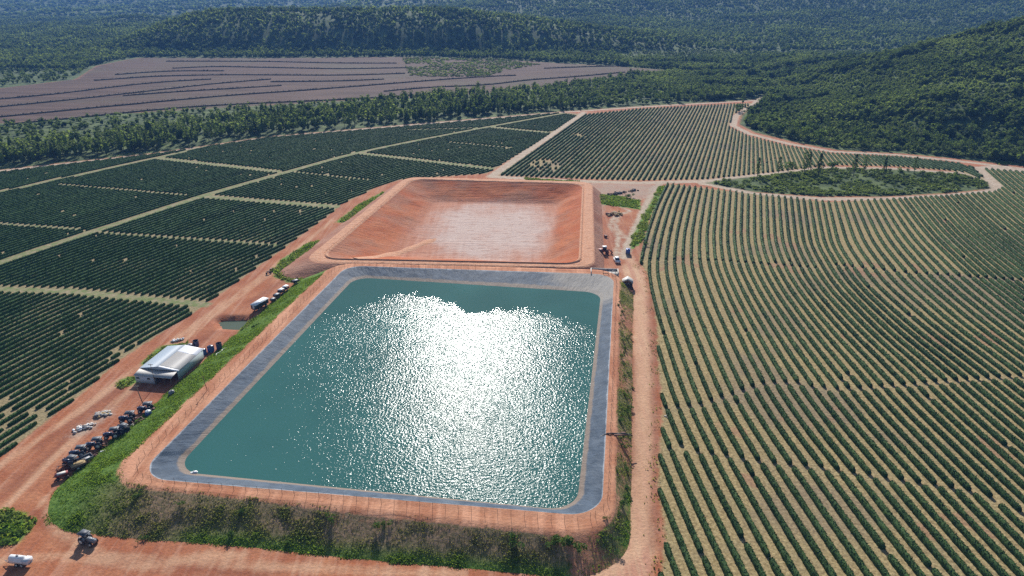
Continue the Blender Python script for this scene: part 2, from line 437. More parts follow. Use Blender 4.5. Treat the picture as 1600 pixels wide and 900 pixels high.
WATER_K, WATER_R, WATER_D, WATER_S = .24, .165, .125, 1.65
def water_mat(name, deep, calm_attr=True):
    m, nt, b = nmat(name)
    c = mix(nt, ramp(nt, noise(nt, .02, 3), .35, .65), deep, tuple(v * 1.25 for v in deep))
    L(nt, c, b.inputs["Base Color"]); b.inputs["Roughness"].default_value = 1.0; b.inputs["Specular IOR Level"].default_value = 0
    out = next(n for n in nt.nodes if n.type == 'OUTPUT_MATERIAL')
    gl = N(nt, "ShaderNodeBsdfAnisotropic"); gl.distribution = 'BECKMANN'; fr = N(nt, "ShaderNodeFresnel"); fr.inputs[0].default_value = 1.33
    mx = N(nt, "ShaderNodeMixShader"); L(nt, mathn(nt, 'MULTIPLY', fr.outputs[0], WATER_K), mx.inputs[0]); L(nt, b.outputs[0], mx.inputs[1]); L(nt, gl.outputs[0], mx.inputs[2]); L(nt, mx.outputs[0], out.inputs[0])
    if calm_attr:
        ch = attr(nt, "chop")
        chn = mathn(nt, 'ADD', ch, mathn(nt, 'MULTIPLY', mathn(nt, 'SUBTRACT', noise(nt, .14, 6, rough=.65), .5), 1.2))
        ch = ramp(nt, chn, .25, 1.0)
        gust = ramp(nt, noise(nt, .045, 4, squash=(1, .6, 1, .4)), .3, .7, .78, 1.12)
        L(nt, ramp(nt, ch, 0, 1, .09, WATER_R), gl.inputs["Roughness"])
        w = mathn(nt, 'ADD', noise(nt, WATER_S, 2, rough=.5), mathn(nt, 'MULTIPLY', noise(nt, .35, 2), .5))
        w = mathn(nt, 'MULTIPLY', w, mathn(nt, 'MULTIPLY', gust, ramp(nt, ch, 0, 1, .06, 1.0)))
        n = N(nt, "ShaderNodeBump"); n.inputs["Strength"].default_value = 1.0; n.inputs["Distance"].default_value = WATER_D
        L(nt, w, n.inputs["Height"]); L(nt, n.outputs[0], gl.inputs["Normal"])
    else:
        gl.inputs["Roughness"].default_value = .12
    return m
M['water'] = water_mat("reservoir_water", (.030, .096, .091))
M['water2'] = water_mat("murky_water", (.075, .095, .07), False)

# ------------------------------------------------------------------ the earthworks: rounded rings lofted together
def ring(corners, r, ne=40, na=8):
    """rounded quadrilateral, always the same number of points per edge and corner"""
    C = np.array(corners, float); out = []
    for i in range(4):
        p, c, n = C[i - 1], C[i], C[(i + 1) % 4]
        d0 = (p - c) / np.linalg.norm(p - c); d1 = (n - c) / np.linalg.norm(n - c)
        ang = math.acos(np.clip(d0 @ d1, -1, 1)); t = r / math.tan(ang / 2)
        a, b = c + d0 * t, c + d1 * t
        bis = (d0 + d1) / np.linalg.norm(d0 + d1); o = c + bis * (r / math.sin(ang / 2))
        a0 = math.atan2(*(a - o)[::-1]); a1 = math.atan2(*(b - o)[::-1])
        da = (a1 - a0 + math.pi) % (2 * math.pi) - math.pi
        for k in range(na + 1):
            th = a0 + da * k / na; out.append(o + r * np.array([math.cos(th), math.sin(th)]))
        nn = C[(i + 2) % 4]; d2 = (c - n) / np.linalg.norm(c - n); d3 = (nn - n) / np.linalg.norm(nn - n)
        ang2 = math.acos(np.clip(d2 @ d3, -1, 1)); e = n + d2 * (r / math.tan(ang2 / 2))
        for k in range(1, ne): out.append(b + (e - b) * k / ne)
    return np.array(out)

def loft(rings, sub):
    """rings: list of (xy, z, value); returns V, Q, level"""
    V = []; lev = []
    for i in range(len(rings) - 1):
        (a, za), (b, zb) = rings[i], rings[i + 1]
        n = sub[i]
        for k in range(n):
            t = k / n; V.append(np.c_[a * (1 - t) + b * t, np.full(len(a), za * (1 - t) + zb * t)]); lev.append(np.full(len(a), i + t))
    a, za = rings[-1]; V.append(np.c_[a, np.full(len(a), za)]); lev.append(np.full(len(a), len(rings) - 1.0))
    m = len(a); K = len(V); V = np.vstack(V); lev = np.concatenate(lev)
    i = np.arange(m); j = (i + 1) % m; Q = []
    for k in range(K - 1): Q.append(np.c_[i + k * m, j + k * m, j + (k + 1) * m, i + (k + 1) * m])
    return V, np.vstack(Q), lev

LINER = [(-78.6, 120), (17.3, 108.2), (36, 231.5), (-60, 240)]
WATER = [(-73, 124.7), (12.8, 112.2), (30.2, 220.2), (-55.8, 233.8)]
CREST = [(-84.5, 119), (18.8, 102.7), (38.6, 235.5), (-65, 242.5)]
TOE = [(-101, 110.5), (21.5, 95.8), (44.5, 238), (-77, 247)]
def lower(C, z0, z1): k = (CAMH - z1) / (CAMH - z0); return [(x * k, y * k) for x, y in C]
BH, WH, RH = 3.6, 1.8, 3.8
LINER = lower(LINER, 5, BH); CREST = lower(CREST, 5, BH); WATER = lower(WATER, 3, WH)
B_RIM = [(-71.5, 246.5), (24.5, 241.2), (36, 352), (-51.5, 361.5)]
B_OUT = [(-76.5, 243.8), (29.5, 237.8), (41, 356.5), (-55.5, 366.5)]
B_TOE = [(-90, 237.5), (34, 236.5), (47, 362), (-63, 373)]
B_RIM = lower(B_RIM, 5.2, RH); B_OUT = lower(B_OUT, 5.2, RH)
B_FLR = [(-46.5, 268), (11.6, 261), (22, 341), (-39, 345)]
NE, NA = 60, 10
rg = lambda c, r: ring(c, r, NE, NA)
r_toe, r_crest, r_liner, r_water = rg(TOE, 13), rg(CREST, 9), rg(LINER, 7), rg(WATER, 6)

# embankment round the reservoir
V, Q, lev = loft([(r_toe, -.3), (r_crest, BH), (r_liner, BH + .02)], [8, 5])
nz = fbm(V[:, 0], V[:, 1], 6, 3, 3)
V[:, 2] += nz * np.where(lev < 1, .9 * np.sin(np.clip(lev, 0, 1) * np.pi), .12)
V[:, 2] -= .10 * np.exp(-((lev - 1.55) / .12) ** 2)
x, y = V[:, 0], V[:, 1]
nearside = sstep(0, 1, 1 - np.abs(y - (108 - .1 * x)) / 14) * (x > -88)
leftside = sstep(-58, -70, x + 0 * y - (y - 120) * .155)
rightside = sstep(8, 14, x - (y - 105) * .152)
slope = (lev < .97).astype(float)
gap = fbm(x, y, 9, 3, 11)
veg = slope * np.clip(.95 - rightside * .35 + gap * .5, 0, 1)
veg = np.where((rightside > .5), slope * np.clip(.55 + gap * 1.3, 0, 1), veg)
lush = np.clip(leftside * 1.0 * (y > 121) + sstep(-72, -92, x) * (y <= 121) + np.where(y < 121, sstep(.50, .12, lev) * .95 + gap * .7, 0) * (1 - leftside) + rightside * .35, 0, 1)
veg = np.where((y < 118) & (leftside < .5) & (lev > .5), veg - sstep(-62, -20, x) * .30 * sstep(.5, .8, lev), veg)
bank_me = mesh_np("reservoir_embankment", V, Q, None, True, dict(veg=veg, lush=lush))
bank = link("reservoir_embankment", bank_me, M['berm']); tag(bank, "earth embankment with grassy slopes round the water reservoir", None, None, "structure")
bankV, bankQ, bankLev = V.copy(), Q.copy(), lev.copy()

# plastic liner (a thing of its own), runs under the water
r_deep = rg([(-66, 131), (6, 119.5), (23, 213), (-50, 226)], 5)
V, Q, lev = loft([(r_liner, BH + .03), (r_water, WH), (r_deep, WH - 2.2)], [12, 3])
x, y = V[:, 0], V[:, 1]
s_idx = np.tile(np.arange(len(r_liner)), 16)[:len(V)]
wr = np.sin(s_idx * 1.7 + 3 * fbm(x, y, 5, 2, 5)) * .05 + fbm(x, y, 3.5, 3, 9) * .30
V[:, 2] += wr * np.sin(np.clip(lev, 0, 1) * np.pi)
dTR = np.hypot(x - 33, y - 227)
silt = np.clip(1.15 - dTR / 24, 0, 1) * (y > 205) + .25 * sstep(226, 232, y) * sstep(-30, 10, x)
lo = link("pond_liner", mesh_np("pond_liner", V, Q, None, True, dict(h=1 - np.clip(lev, 0, 1.5), run=np.interp(s_idx, np.arange(len(r_liner)), np.r_[0, np.cumsum(np.hypot(*np.diff(r_liner, axis=0).T))]), silt=np.clip(silt, 0, 1))), M['liner'])
tag(lo, "blue grey plastic liner covering the inner banks of the big reservoir", "pond liner")

# water sheet
wr_in = []
for k in range(1, 13):
    wr_in.append((r_water * (1 - k / 13) + r_water.mean(0) * (k / 13), WH))
V, Q, lev = loft([(r_water, WH)] + wr_in, [1] * 12)
m_ = len(r_water); ctr = len(V); V = np.vstack([V, [[*r_water.mean(0), WH]]])
last = np.arange(m_) + 12 * m_
T = np.c_[last, np.roll(last, -1), np.full(m_, ctr)]
x, y = V[:, 0], V[:, 1]
shore = 233.8 - (x + 55.8) * .155
cx_ = np.interp(x, [-80, -60, -49, -40, -30, -22, -14, -6, 3, 10, 18, 26, 40], [30, 26, 17, 9.5, 9, 14, 21, 19.5, 15, 14.5, 18, 23, 26])
chop = .55 + (shore - y - cx_) / 20.0
W = link("reservoir_water", mesh_np("reservoir_water", V, Q, T, True, dict(chop=np.clip(chop, 0, 1))), M['water'])
tag(W, "teal water of the reservoir glittering in the sun", None, None, "structure")

# the empty red basin behind
rb = [rg(B_TOE, 9), rg(B_OUT, 8), rg(B_RIM, 7), rg(B_FLR, 4)]
V, Q, lev = loft([(rb[0], -.3), (rb[1], RH), (rb[2], RH + .02), (rb[3], -2.0)], [5, 16, 24])
nz = fbm(V[:, 0], V[:, 1], 7, 3, 21)
V[:, 2] += nz * np.where((lev > 2) & (lev < 3), 1.1 * np.sin((lev - 2) * np.pi), np.where(lev < 1, 1.0 * np.sin(lev * np.pi), .15))
V[:, 2] -= .55 * np.exp(-((lev - 1.82) / .05) ** 2)
V[:, 2] += .40 * np.exp(-((lev - 1.95) / .05) ** 2)
m_ = len(rb[0]); base = len(V) - m_
K = 14; VV = [V]; QQ = [Q]; cen = rb[3].mean(0); prev = np.arange(m_) + base; off = len(V)
levs = [lev]
for k in range(1, K):
    rr = rb[3] * (1 - k / K) + cen * (k / K); zz = -2.0 + fbm(rr[:, 0], rr[:, 1], 12, 3, 31) * .35
    VV.append(np.c_[rr, zz]); levs.append(np.full(m_, 3 + k / K)); cur = np.arange(m_) + off; off += m_
    QQ.append(np.c_[prev, np.roll(prev, -1), np.roll(cur, -1), cur]); prev = cur
VV.append([[*cen, -2.0]]); levs.append([4.0])
T = np.c_[prev, np.roll(prev, -1), np.full(m_, off)]
V = np.vstack(VV); Q = np.vstack(QQ); lev = np.concatenate(levs)
x, y = V[:, 0], V[:, 1]
silt = np.exp(-(((x + 9) / 33) ** 2 + ((y - 302) / 45) ** 2) ** 2)
crest = ((lev >= 1) & (lev <= 2.02)).astype(float)
# pale haul ramp going down the near left corner
ra = np.array([(-60, 254), (-52, 263), (-40, 280), (-34, 288)])
crest = np.maximum(crest, sstep(2.4, 1.2, linedist(V[:, :2], ra)) * (lev > 2))
bme = mesh_np("excavated_basin", V, Q, T, True, dict(floor=np.clip((lev - 2.72) / .34, 0, 1), crest=crest, outer=(lev < .95).astype(float), silt=silt))
bo = link("excavated_basin", bme, M['basin'])
tag(bo, "empty excavated red earth basin with a pale silty floor", None, None, "structure")

# the haul ramp as a low earth sheet on the basin slope
bvh = BVHTree.FromPolygons([tuple(v) for v in V], [tuple(q) for q in Q] + [tuple(t) for t in T])
rp = resample(ra, 1.0); tang = np.gradient(rp, axis=0); tang /= np.linalg.norm(tang, axis=1)[:, None]; nor = np.c_[-tang[:, 1], tang[:, 0]]
RV = []
for k in (-2.2, -1.3, 0, 1.3, 2.2):
    for p, n_ in zip(rp, nor):
        q = p + n_ * k * (1 + .15 * math.sin(p[0])); hit = bvh.ray_cast(Vector((q[0], q[1], 50)), Vector((0, 0, -1)))[0]
        RV.append([q[0], q[1], (hit.z if hit else 0) + (.22 if abs(k) < 2 else -.05)])
nr = len(rp); RQ = [[a * nr + b, a * nr + b + 1, (a + 1) * nr + b + 1, (a + 1) * nr + b] for a in range(4) for b in range(nr - 1)]
rm = mesh_np("earth_ramp", RV, RQ, None, True, dict(floor=np.zeros(len(RV)), crest=np.ones(len(RV)), outer=np.zeros(len(RV)), silt=np.zeros(len(RV))))
tag(link("earth_ramp", rm, M['basin']), "pale earth ramp running down into the empty basin", None, None, "structure")

# ------------------------------------------------------------------ zones (from the photo, on the ground plane)
HILLROAD = pxs([(1192, 150), (1180, 161), (1150, 181), (1145, 196), (1170, 209), (1230, 224), (1300, 237), (1400, 242), (1500, 252), (1600, 264), (1760, 290)])
ISLAND = pxs([(1102, 286), (1130, 281), (1160, 278), (1230, 270), (1300, 263), (1400, 265), (1500, 272), (1542, 284), (1548, 295), (1480, 302), (1380, 307), (1280, 307), (1180, 300)])
MAINF = pxs([(1042, 287), (1184, 304), (1294, 316), (1404, 311), (1480, 306), (1556, 300), (1568, 291), (1538, 264), (1600, 269), (1760, 296), (1900, 700), (1900, 960), (1020, 960), (1030, 905), (1040, 850), (1028, 752), (1031, 700), (1036, 640), (1029, 580), (1026, 500), (1012, 428), (998, 408), (1010, 360)])
UPF = pxs([(778, 274), (900, 279), (1000, 282), (1100, 280), (1160, 274), (1230, 266), (1300, 258), (1400, 260), (1500, 268), (1540, 281), (1520, 262), (1495, 255), (1400, 245), (1300, 240), (1230, 228), (1170, 213), (1139, 198), (1144, 180), (1176, 161), (1000, 170), (916, 179)])
LEFTF = np.vstack([pxs([(0, 715), (60, 668), (125, 618), (190, 560), (300, 490), (420, 405), (522, 330), (531, 320), (558, 308), (590, 292), (626, 281), (762, 271), (840, 222), (905, 178), (880, 176), (640, 197), (420, 215), (240, 241), (0, 269)]), [(-340, 385), (-330, 100), (-140, 60)]])
FOREST_EDGE = np.vstack([[(-420, 330)], pxs([(0, 265), (240, 239), (420, 213), (640, 194), (880, 174), (912, 172), (1000, 166), (1180, 156)])])
WILD = np.vstack([FOREST_EDGE, pxs([(1192, 150)]), HILLROAD[1:] + np.array([6, 4]), [(420, 300), (5000, 300), (9000, 9000), (-9000, 9000), (-9000, 300)]])
BROWN = pxs([(-200, 215), (0, 193), (180, 178), (360, 168), (530, 158), (760, 146), (900, 130), (1045, 110), (950, 103), (860, 98), (780, 93), (630, 89), (400, 91), (215, 90), (150, 103), (118, 124), (0, 138), (-200, 158)])
TRACK = np.array([(-250, 80), (-238, 120), (-224, 180), (-198.2, 256), (-156.2, 349.9), (-97.6, 448.2), (-32, 519), (42, 592)])
TRACK2 = pxs([(-160, 340), (0, 300), (245, 247), (340, 224), (420, 211)])
ALLEYS = [(pxs([(-160, 440), (0, 452), (110, 455), (320, 476), (345, 478)]), 3.8), (pxs([(318, 307), (524, 323)]), 4.8), (pxs([(252, 248), (432, 268)]), 5.0), (pxs([(556, 239), (765, 263)]), 4.6), (pxs([(778, 200), (855, 207)]), 5.0),
          (pxs([(134, 362), (437, 383)]), 1.9), (pxs([(-60, 347), (0, 350), (122, 358)]), 2.4), (pxs([(91, 288), (290, 305)]), 1.9), (pxs([(450, 268), (576, 281)]), 1.9), (pxs([(700, 222), (800, 231)]), 1.9), (pxs([(640, 203), (780, 199)]), 3.0)]
GRASS = [pxs(p) for p in (
    [(424, 424), (440, 405), (480, 380), (497, 377), (490, 390), (455, 415), (432, 430)],
    [(523, 348), (560, 320), (600, 298), (604, 304), (575, 325), (540, 348)],
    [(218, 570), (250, 541), (294, 535), (290, 548), (240, 576)],
    [(176, 600), (200, 588), (218, 588), (216, 600), (185, 607)],
    [(925, 302), (960, 305), (1000, 313), (1001, 328), (960, 322), (930, 318)],
    [(1030, 291), (1040, 291), (1014, 345), (1004, 378), (985, 392), (988, 370), (1003, 340)],
    [(-40, 800), (20, 797), (42, 803), (50, 830), (25, 848), (-40, 862)],
    [(370, 520), (395, 500), (415, 482), (440, 462), (438, 480), (400, 512)],
    [(820, 278), (905, 283), (904, 288), (822, 281)],
    [(424, 432), (455, 418), (500, 432), (470, 446)],
    [(1552, 252), (1600, 250), (1600, 258), (1560, 257)])]
RIGHTROAD = pxs([(985, 396), (1003, 420), (1014, 450), (1020, 520), (1024, 620), (1026, 760), (1024, 850), (1010, 960), (820, 960), (900, 888), (955, 862), (980, 800), (988, 690), (992, 560), (988, 460), (970, 420)])
LEFTROAD = pxs([(-60, 760), (0, 718), (125, 625), (300, 500), (420, 412), (520, 334), (545, 322), (556, 332), (470, 398), (405, 438), (330, 495), (235, 580), (185, 630), (60, 760), (-60, 850)])
FARROAD = [pxs([(768, 276), (840, 225), (912, 176)]), pxs([(768, 276), (900, 283), (1000, 286), (1100, 283), (1160, 277)]), pxs([(1095, 285), (1180, 303), (1280, 311), (1380, 311), (1480, 306), (1552, 299), (1560, 290), (1540, 277), (1500, 268)])]
GREY = [pxs([(912, 286), (1032, 288), (1022, 300), (1000, 314), (925, 301)]), pxs([(922, 312), (946, 318), (936, 350), (931, 400), (906, 402), (915, 340)]), pxs([(112, 684), (118, 670), (140, 658), (150, 664), (146, 676)]), pxs([(140, 656), (160, 642), (180, 636), (178, 646), (160, 656)])]

def hills_z(x, y):
    P = np.c_[x, y]
    far = sstep(1080, 1300, y + .12 * np.abs(x))
    z = np.zeros(len(x))
    # wooded spur on the right, beyond its dirt road
    near = (y > 250) & (y < 1800) & (x > 60)
    if near.any():
        sd = np.full(len(x), -1.0)
        hp = np.vstack([HILLROAD, [(900, 250), (1400, 250), (1400, 1600), (300, 1600)]])
        sd[near] = sdf(P[near], hp)
        g = 84 * np.exp(-((x - 575) / 200) ** 2 - ((y - 650) / 210) ** 2) + 7 * np.exp(-((x - 300) / 75) ** 2 - ((y - 520) / 60) ** 2)
        z += np.clip(g, 0, None) * sstep(0, 95, sd)
        z += (fbm(x, y, 90, 3, 41) * 22) * sstep(0, 90, sd) * (sd > 0) * sstep(1500, 900, y)
    z += 54 * np.exp(-((y - 1270 + .05 * (x + 500)) / 150) ** 2) * sstep(-700, -480, x) * sstep(420, -150, x) * sstep(1075, 1150, y)
    z += 175 * sstep(1150, 3600, y) * sstep(-700, 300, x - (y - 1200) * .05) 
    z += 60 * sstep(900, 2200, y) * sstep(300, 1300, x)
    z += 240 * sstep(2700, 5200, y + .10 * np.abs(x + 1500)) 
    z += far * (fbm(x, y, 420, 4, 51) * 88 + fbm(x, y, 130, 3, 61) * 22) * sstep(1080, 1900, y)
    return z

# ------------------------------------------------------------------ the ground sheet
def axis(lo, hi, step, a, b, grow):
    inner = list(np.arange(lo, hi + .01, step)); s = step; v = hi
    while v < b: s = min(s * grow, 120); v += s; inner.append(v)
    s = step; v = lo
    while v > a: s = min(s * grow, 120); v -= s; inner.insert(0, v)
    return np.array(inner)
gx = axis(-330, 330, 1.5, -6500, 6500, 1.07); gy = axis(60, 620, 1.5, -400, 8200, 1.05)
X, Y = np.meshgrid(gx, gy); nx, ny = len(gx), len(gy)
P = np.c_[X.ravel(), Y.ravel()]
Z = hills_z(P[:, 0], P[:, 1])
nearm = (np.abs(P[:, 0]) < 420) & (P[:, 1] < 760)
Z += np.where(nearm, fbm(P[:, 0], P[:, 1], 14, 3, 71) * .30, 0)
# small dug pond beside the yard
POND = pxs([(334, 499), (343, 513), (378, 514), (396, 498), (388, 493), (346, 494)])
psd = np.full(len(P), -50.0); psd[nearm] = sdf(P[nearm], POND)
Z -= 2.0 * sstep(-.5, 2.2, psd)
def zone(fn, far=-60.0, mask=nearm):
    r = np.full(len(P), far); r[mask] = fn(P[mask]); return np.clip(r, -60, 60)
z_field = zone(lambda p: np.maximum(sdf(p, MAINF), sdf(p, UPF)))
z_left = zone(lambda p: sdf(p, LEFTF))
z_wild = np.clip(sdf(P, WILD), -60, 60)
isl = zone(lambda p: sdf(p, ISLAND)); z_wild = np.maximum(z_wild, isl)
z_brown = np.clip(sdf(P, BROWN), -60, 60); z_wild = np.minimum(z_wild, -z_brown)
z_grass = zone(lambda p: np.max([sdf(p, g) for g in GRASS], axis=0))
def trackf(p):
    r = np.maximum(2.0 - linedist(p, TRACK), 1.6 - linedist(p, TRACK2))
    for a, w in ALLEYS: r = np.maximum(r, w / 2 - linedist(p, a))
    return r
z_track = np.minimum(zone(trackf), z_left + 2)
def palef(p):
    r = np.maximum(sdf(p, RIGHTROAD), 2.2 - linedist(p, HILLROAD))
    for f in FARROAD: r = np.maximum(r, 2.6 - linedist(p, f))
    return r
def tanf(p):
    r = 2.4 - linedist(p, HILLROAD)
    for f in FARROAD: r = np.maximum(r, 2.8 - linedist(p, f))
    r = np.maximum(r, 1.9 - linedist(p, pxs([(1030, 288), (1022, 294), (1003, 336), (985, 374), (975, 402)])))
    for q, w in (([(962, 402), (966, 372), (953, 352), (960, 338), (985, 330)], .9), ([(975, 372), (962, 350), (968, 336)], .7), ([(935, 300), (958, 318), (985, 330)], .7)): r = np.maximum(r, w - linedist(p, pxs(q)))
    r = np.maximum(r, 2.2 - linedist(p, FOREST_EDGE + np.array([2, -3])))
    r = np.maximum(r, sdf(p, pxs([(1500, 262), (1560, 258), (1620, 268), (1620, 292), (1545, 304), (1530, 284)])))
    r = np.maximum(r, 4.5 - linedist(p, np.vstack([ISLAND[:8]])))
    return r
z_tan = zone(tanf)
RUTS = [pxs(q) for q in ([(-20, 742), (130, 638), (300, 511), (420, 424), (520, 344)], [(0, 800), (60, 735), (200, 612), (320, 503), (440, 415)], [(68, 780), (88, 828), (160, 868), (400, 884), (720, 898)], [(1001, 430), (1008, 560), (1011, 700), (1003, 850), (940, 905)], [(995, 470), (999, 600), (998, 720), (985, 830), (920, 890)], [(-20, 880), (100, 868), (260, 890)], [(250, 880), (330, 866), (380, 868)], [(905, 405), (700, 413), (560, 409)])]
DAMP = [pxs(q) for q in ([(10, 770), (140, 655), (240, 588), (330, 520)], [(1019, 440), (1023, 560), (1023, 700), (1020, 850)], [(989, 560), (993, 700), (984, 800)], [(150, 872), (420, 896)], [(60, 700), (180, 610), (215, 612), (280, 625)], [(395, 470), (440, 440), (500, 437)], [(60, 800), (110, 850)])]
z_rut = zone(lambda p: np.max([1.0 - linedist(p, q) for q in RUTS], axis=0)); z_damp = zone(lambda p: np.max([1.5 - linedist(p, q) for q in DAMP], axis=0))
z_pale = zone(palef)
z_grey = zone(lambda p: np.max([sdf(p, g) for g in GREY], axis=0))
z_road = zone(lambda p: np.maximum(sdf(p, LEFTROAD), palef(p)))
attrs = dict(z_field=z_field, z_leftfield=z_left, z_wild=z_wild, z_brown=z_brown, z_grass=z_grass, z_track=z_track, z_pale=z_pale, z_tan=z_tan, z_rut=z_rut, z_damp=z_damp, z_grey=z_grey)
i, j = np.meshgrid(np.arange(nx - 1), np.arange(ny - 1)); i = i.ravel(); j = j.ravel()
GQ = np.c_[j * nx + i, j * nx + i + 1, (j + 1) * nx + i + 1, (j + 1) * nx + i]
fc = P[GQ].mean(1)
hole = np.zeros(len(GQ), bool)
nf = (np.abs(fc[:, 0]) < 130) & (fc[:, 1] < 400)
hole[nf] = (sdf(fc[nf], r_toe) > 3.0) | (sdf(fc[nf], rb[0]) > 3.0)
fz = Z[GQ].max(1)
cls = np.zeros(len(GQ), int)
cls[z_road[GQ].mean(1) > 0] = 1
cls[z_brown[GQ].mean(1) > 0] = 2
cls[(z_wild[GQ].mean(1) > 0) & (fz > 4)] = 3
cls[hole] = -1
GV = np.c_[P, Z]
for k, nm, lb in ((0, "ground", "flat red and tan farm ground"), (1, "dirt_road", "red dirt roads round the reservoir and fields"), (2, "bare_field", "bare brown cleared field beyond the tree belt"), (3, "hills", "wooded hills rising behind the farm")):
    q = GQ[cls == k]; u, inv = np.unique(q, return_inverse=True)
    me = mesh_np(nm, GV[u], inv.reshape(-1, 4), None, True, {a: v[u] for a, v in attrs.items()})
    tag(link(nm, me, M['ground']), lb, None, None, "structure")
pw = POND.mean(0)
pv = np.array([pw + (p - pw) * .93 for p in POND])
me = mesh_np("pond_water", np.vstack([np.c_[pv, np.full(len(pv), -1.25)], [[*pw, -1.25]]]), None, [[k, (k + 1) % len(pv), len(pv)] for k in range(len(pv))])
tag(link("pond_water", me, M['water2']), "murky green water in a small dug pond beside the yard", None, None, "structure")

def ground_z(x, y):
    return hills_z(np.atleast_1d(np.asarray(x, float)), np.atleast_1d(np.asarray(y, float)))

# ------------------------------------------------------------------ coffee hedges
ONES = "zero first second third fourth fifth sixth seventh eighth ninth tenth eleventh twelfth thirteenth fourteenth fifteenth sixteenth seventeenth eighteenth nineteenth".split()
CARD = {2: "twenty", 3: "thirty", 4: "forty", 5: "fifty", 6: "sixty", 7: "seventy", 8: "eighty", 9: "ninety"}
def ordinal(n):
    if n < 20: return ONES[n]
    if n >= 100: return "hundred-and-" + ordinal(n - 100) if n > 100 else "hundredth"
    t, u = divmod(n, 10)
    return CARD[t][:-1] + "ieth" if u == 0 else CARD[t] + "-" + ONES[u]

def hedge_geo(run, w, h, seg, nc, lpm, lsize, g):
    L_ = smooth_line(run, seg, seg * 3) if len(run) > 6 else resample(run, seg)
    n = len(L_)
    if n < 3: return None
    t = np.gradient(L_, axis=0); t /= np.maximum(np.linalg.norm(t, axis=1)[:, None], 1e-9); nr = np.c_[-t[:, 1], t[:, 0]]
    s = np.arange(n) * seg
    off = g.uniform(0, 99)
    bush = 1 + .055 * (vnoise(s / 1.1 + off, s * 0, 3) - .5) * 2 + .08 * (vnoise(s / 4 + off, s * 0, 4) - .5) * 2
    k = max(1, int(.8 / seg)); endf = np.minimum(1, .78 + .22 * np.minimum(np.arange(n), np.arange(n)[::-1]) / k); bush = bush * endf
    a = np.linspace(-.08 * np.pi, 1.08 * np.pi, nc)
    jit = 1 + g.uniform(-.10, .10, (n, nc))
    ca = np.sign(np.cos(a)) * np.abs(np.cos(a)) ** .6
    ro = (w / 2) * ca[None, :] * bush[:, None] * jit; rz = h * np.maximum(np.sin(a), -.1)[None, :] ** 1 * bush[:, None] * jit
    V = np.empty((n, nc, 3))
    V[:, :, 0] = L_[:, 0, None] + nr[:, 0, None] * ro; V[:, :, 1] = L_[:, 1, None] + nr[:, 1, None] * ro
    V[:, :, 2] = np.sign(rz) * np.abs(rz / h) ** .55 * h
    V[:, :, :2] += g.uniform(-.08, .08, (n, nc, 2))
    z0 = hills_z(L_[:, 0], L_[:, 1]); V[:, :, 2] += z0[:, None]
    V = V.reshape(-1, 3)
    ii, jj = np.meshgrid(np.arange(n - 1), np.arange(nc - 1), indexing='ij'); b = (ii * nc + jj).ravel()
    Q = np.c_[b, b + nc, b + nc + 1, b + 1]
    caps = []
    for e in (0, n - 1):
        for c in range(1, nc - 1): caps.append([e * nc, e * nc + c, e * nc + c + 1])
    m = int(n * seg * lpm)
    if m:
        f = g.uniform(0, n - 1.001, m); i0 = f.astype(int); fr = (f - i0)[:, None]
        c = L_[i0] * (1 - fr) + L_[i0 + 1] * fr; an = np.clip(g.normal(.5, .19, m), .03, .97) * np.pi; bb = bush[i0] * g.uniform(.9, 1.18, m)
        nn = nr[i0]; o = (w / 2) * np.sign(np.cos(an)) * np.abs(np.cos(an)) ** .7 * bb
        Pn = np.c_[c + nn * o[:, None], h * np.sin(an) ** .6 * bb + z0[i0]]
        LV, LQ = leaf_quads(Pn, g.uniform(.7, 1.3, m) * lsize, .9, g)
        Q = np.vstack([Q, LQ + len(V)]); V = np.vstack([V, LV])
    return V, Q, np.array(caps)

def runs_of(line, keep):
    out = []; i = 0; n = len(line)
    while i < n:
        if keep[i]:
            j = i
            while j < n and keep[j]: j += 1
            if j - i > 4: out.append(line[i:j])
            i = j
        else: i += 1
    return out

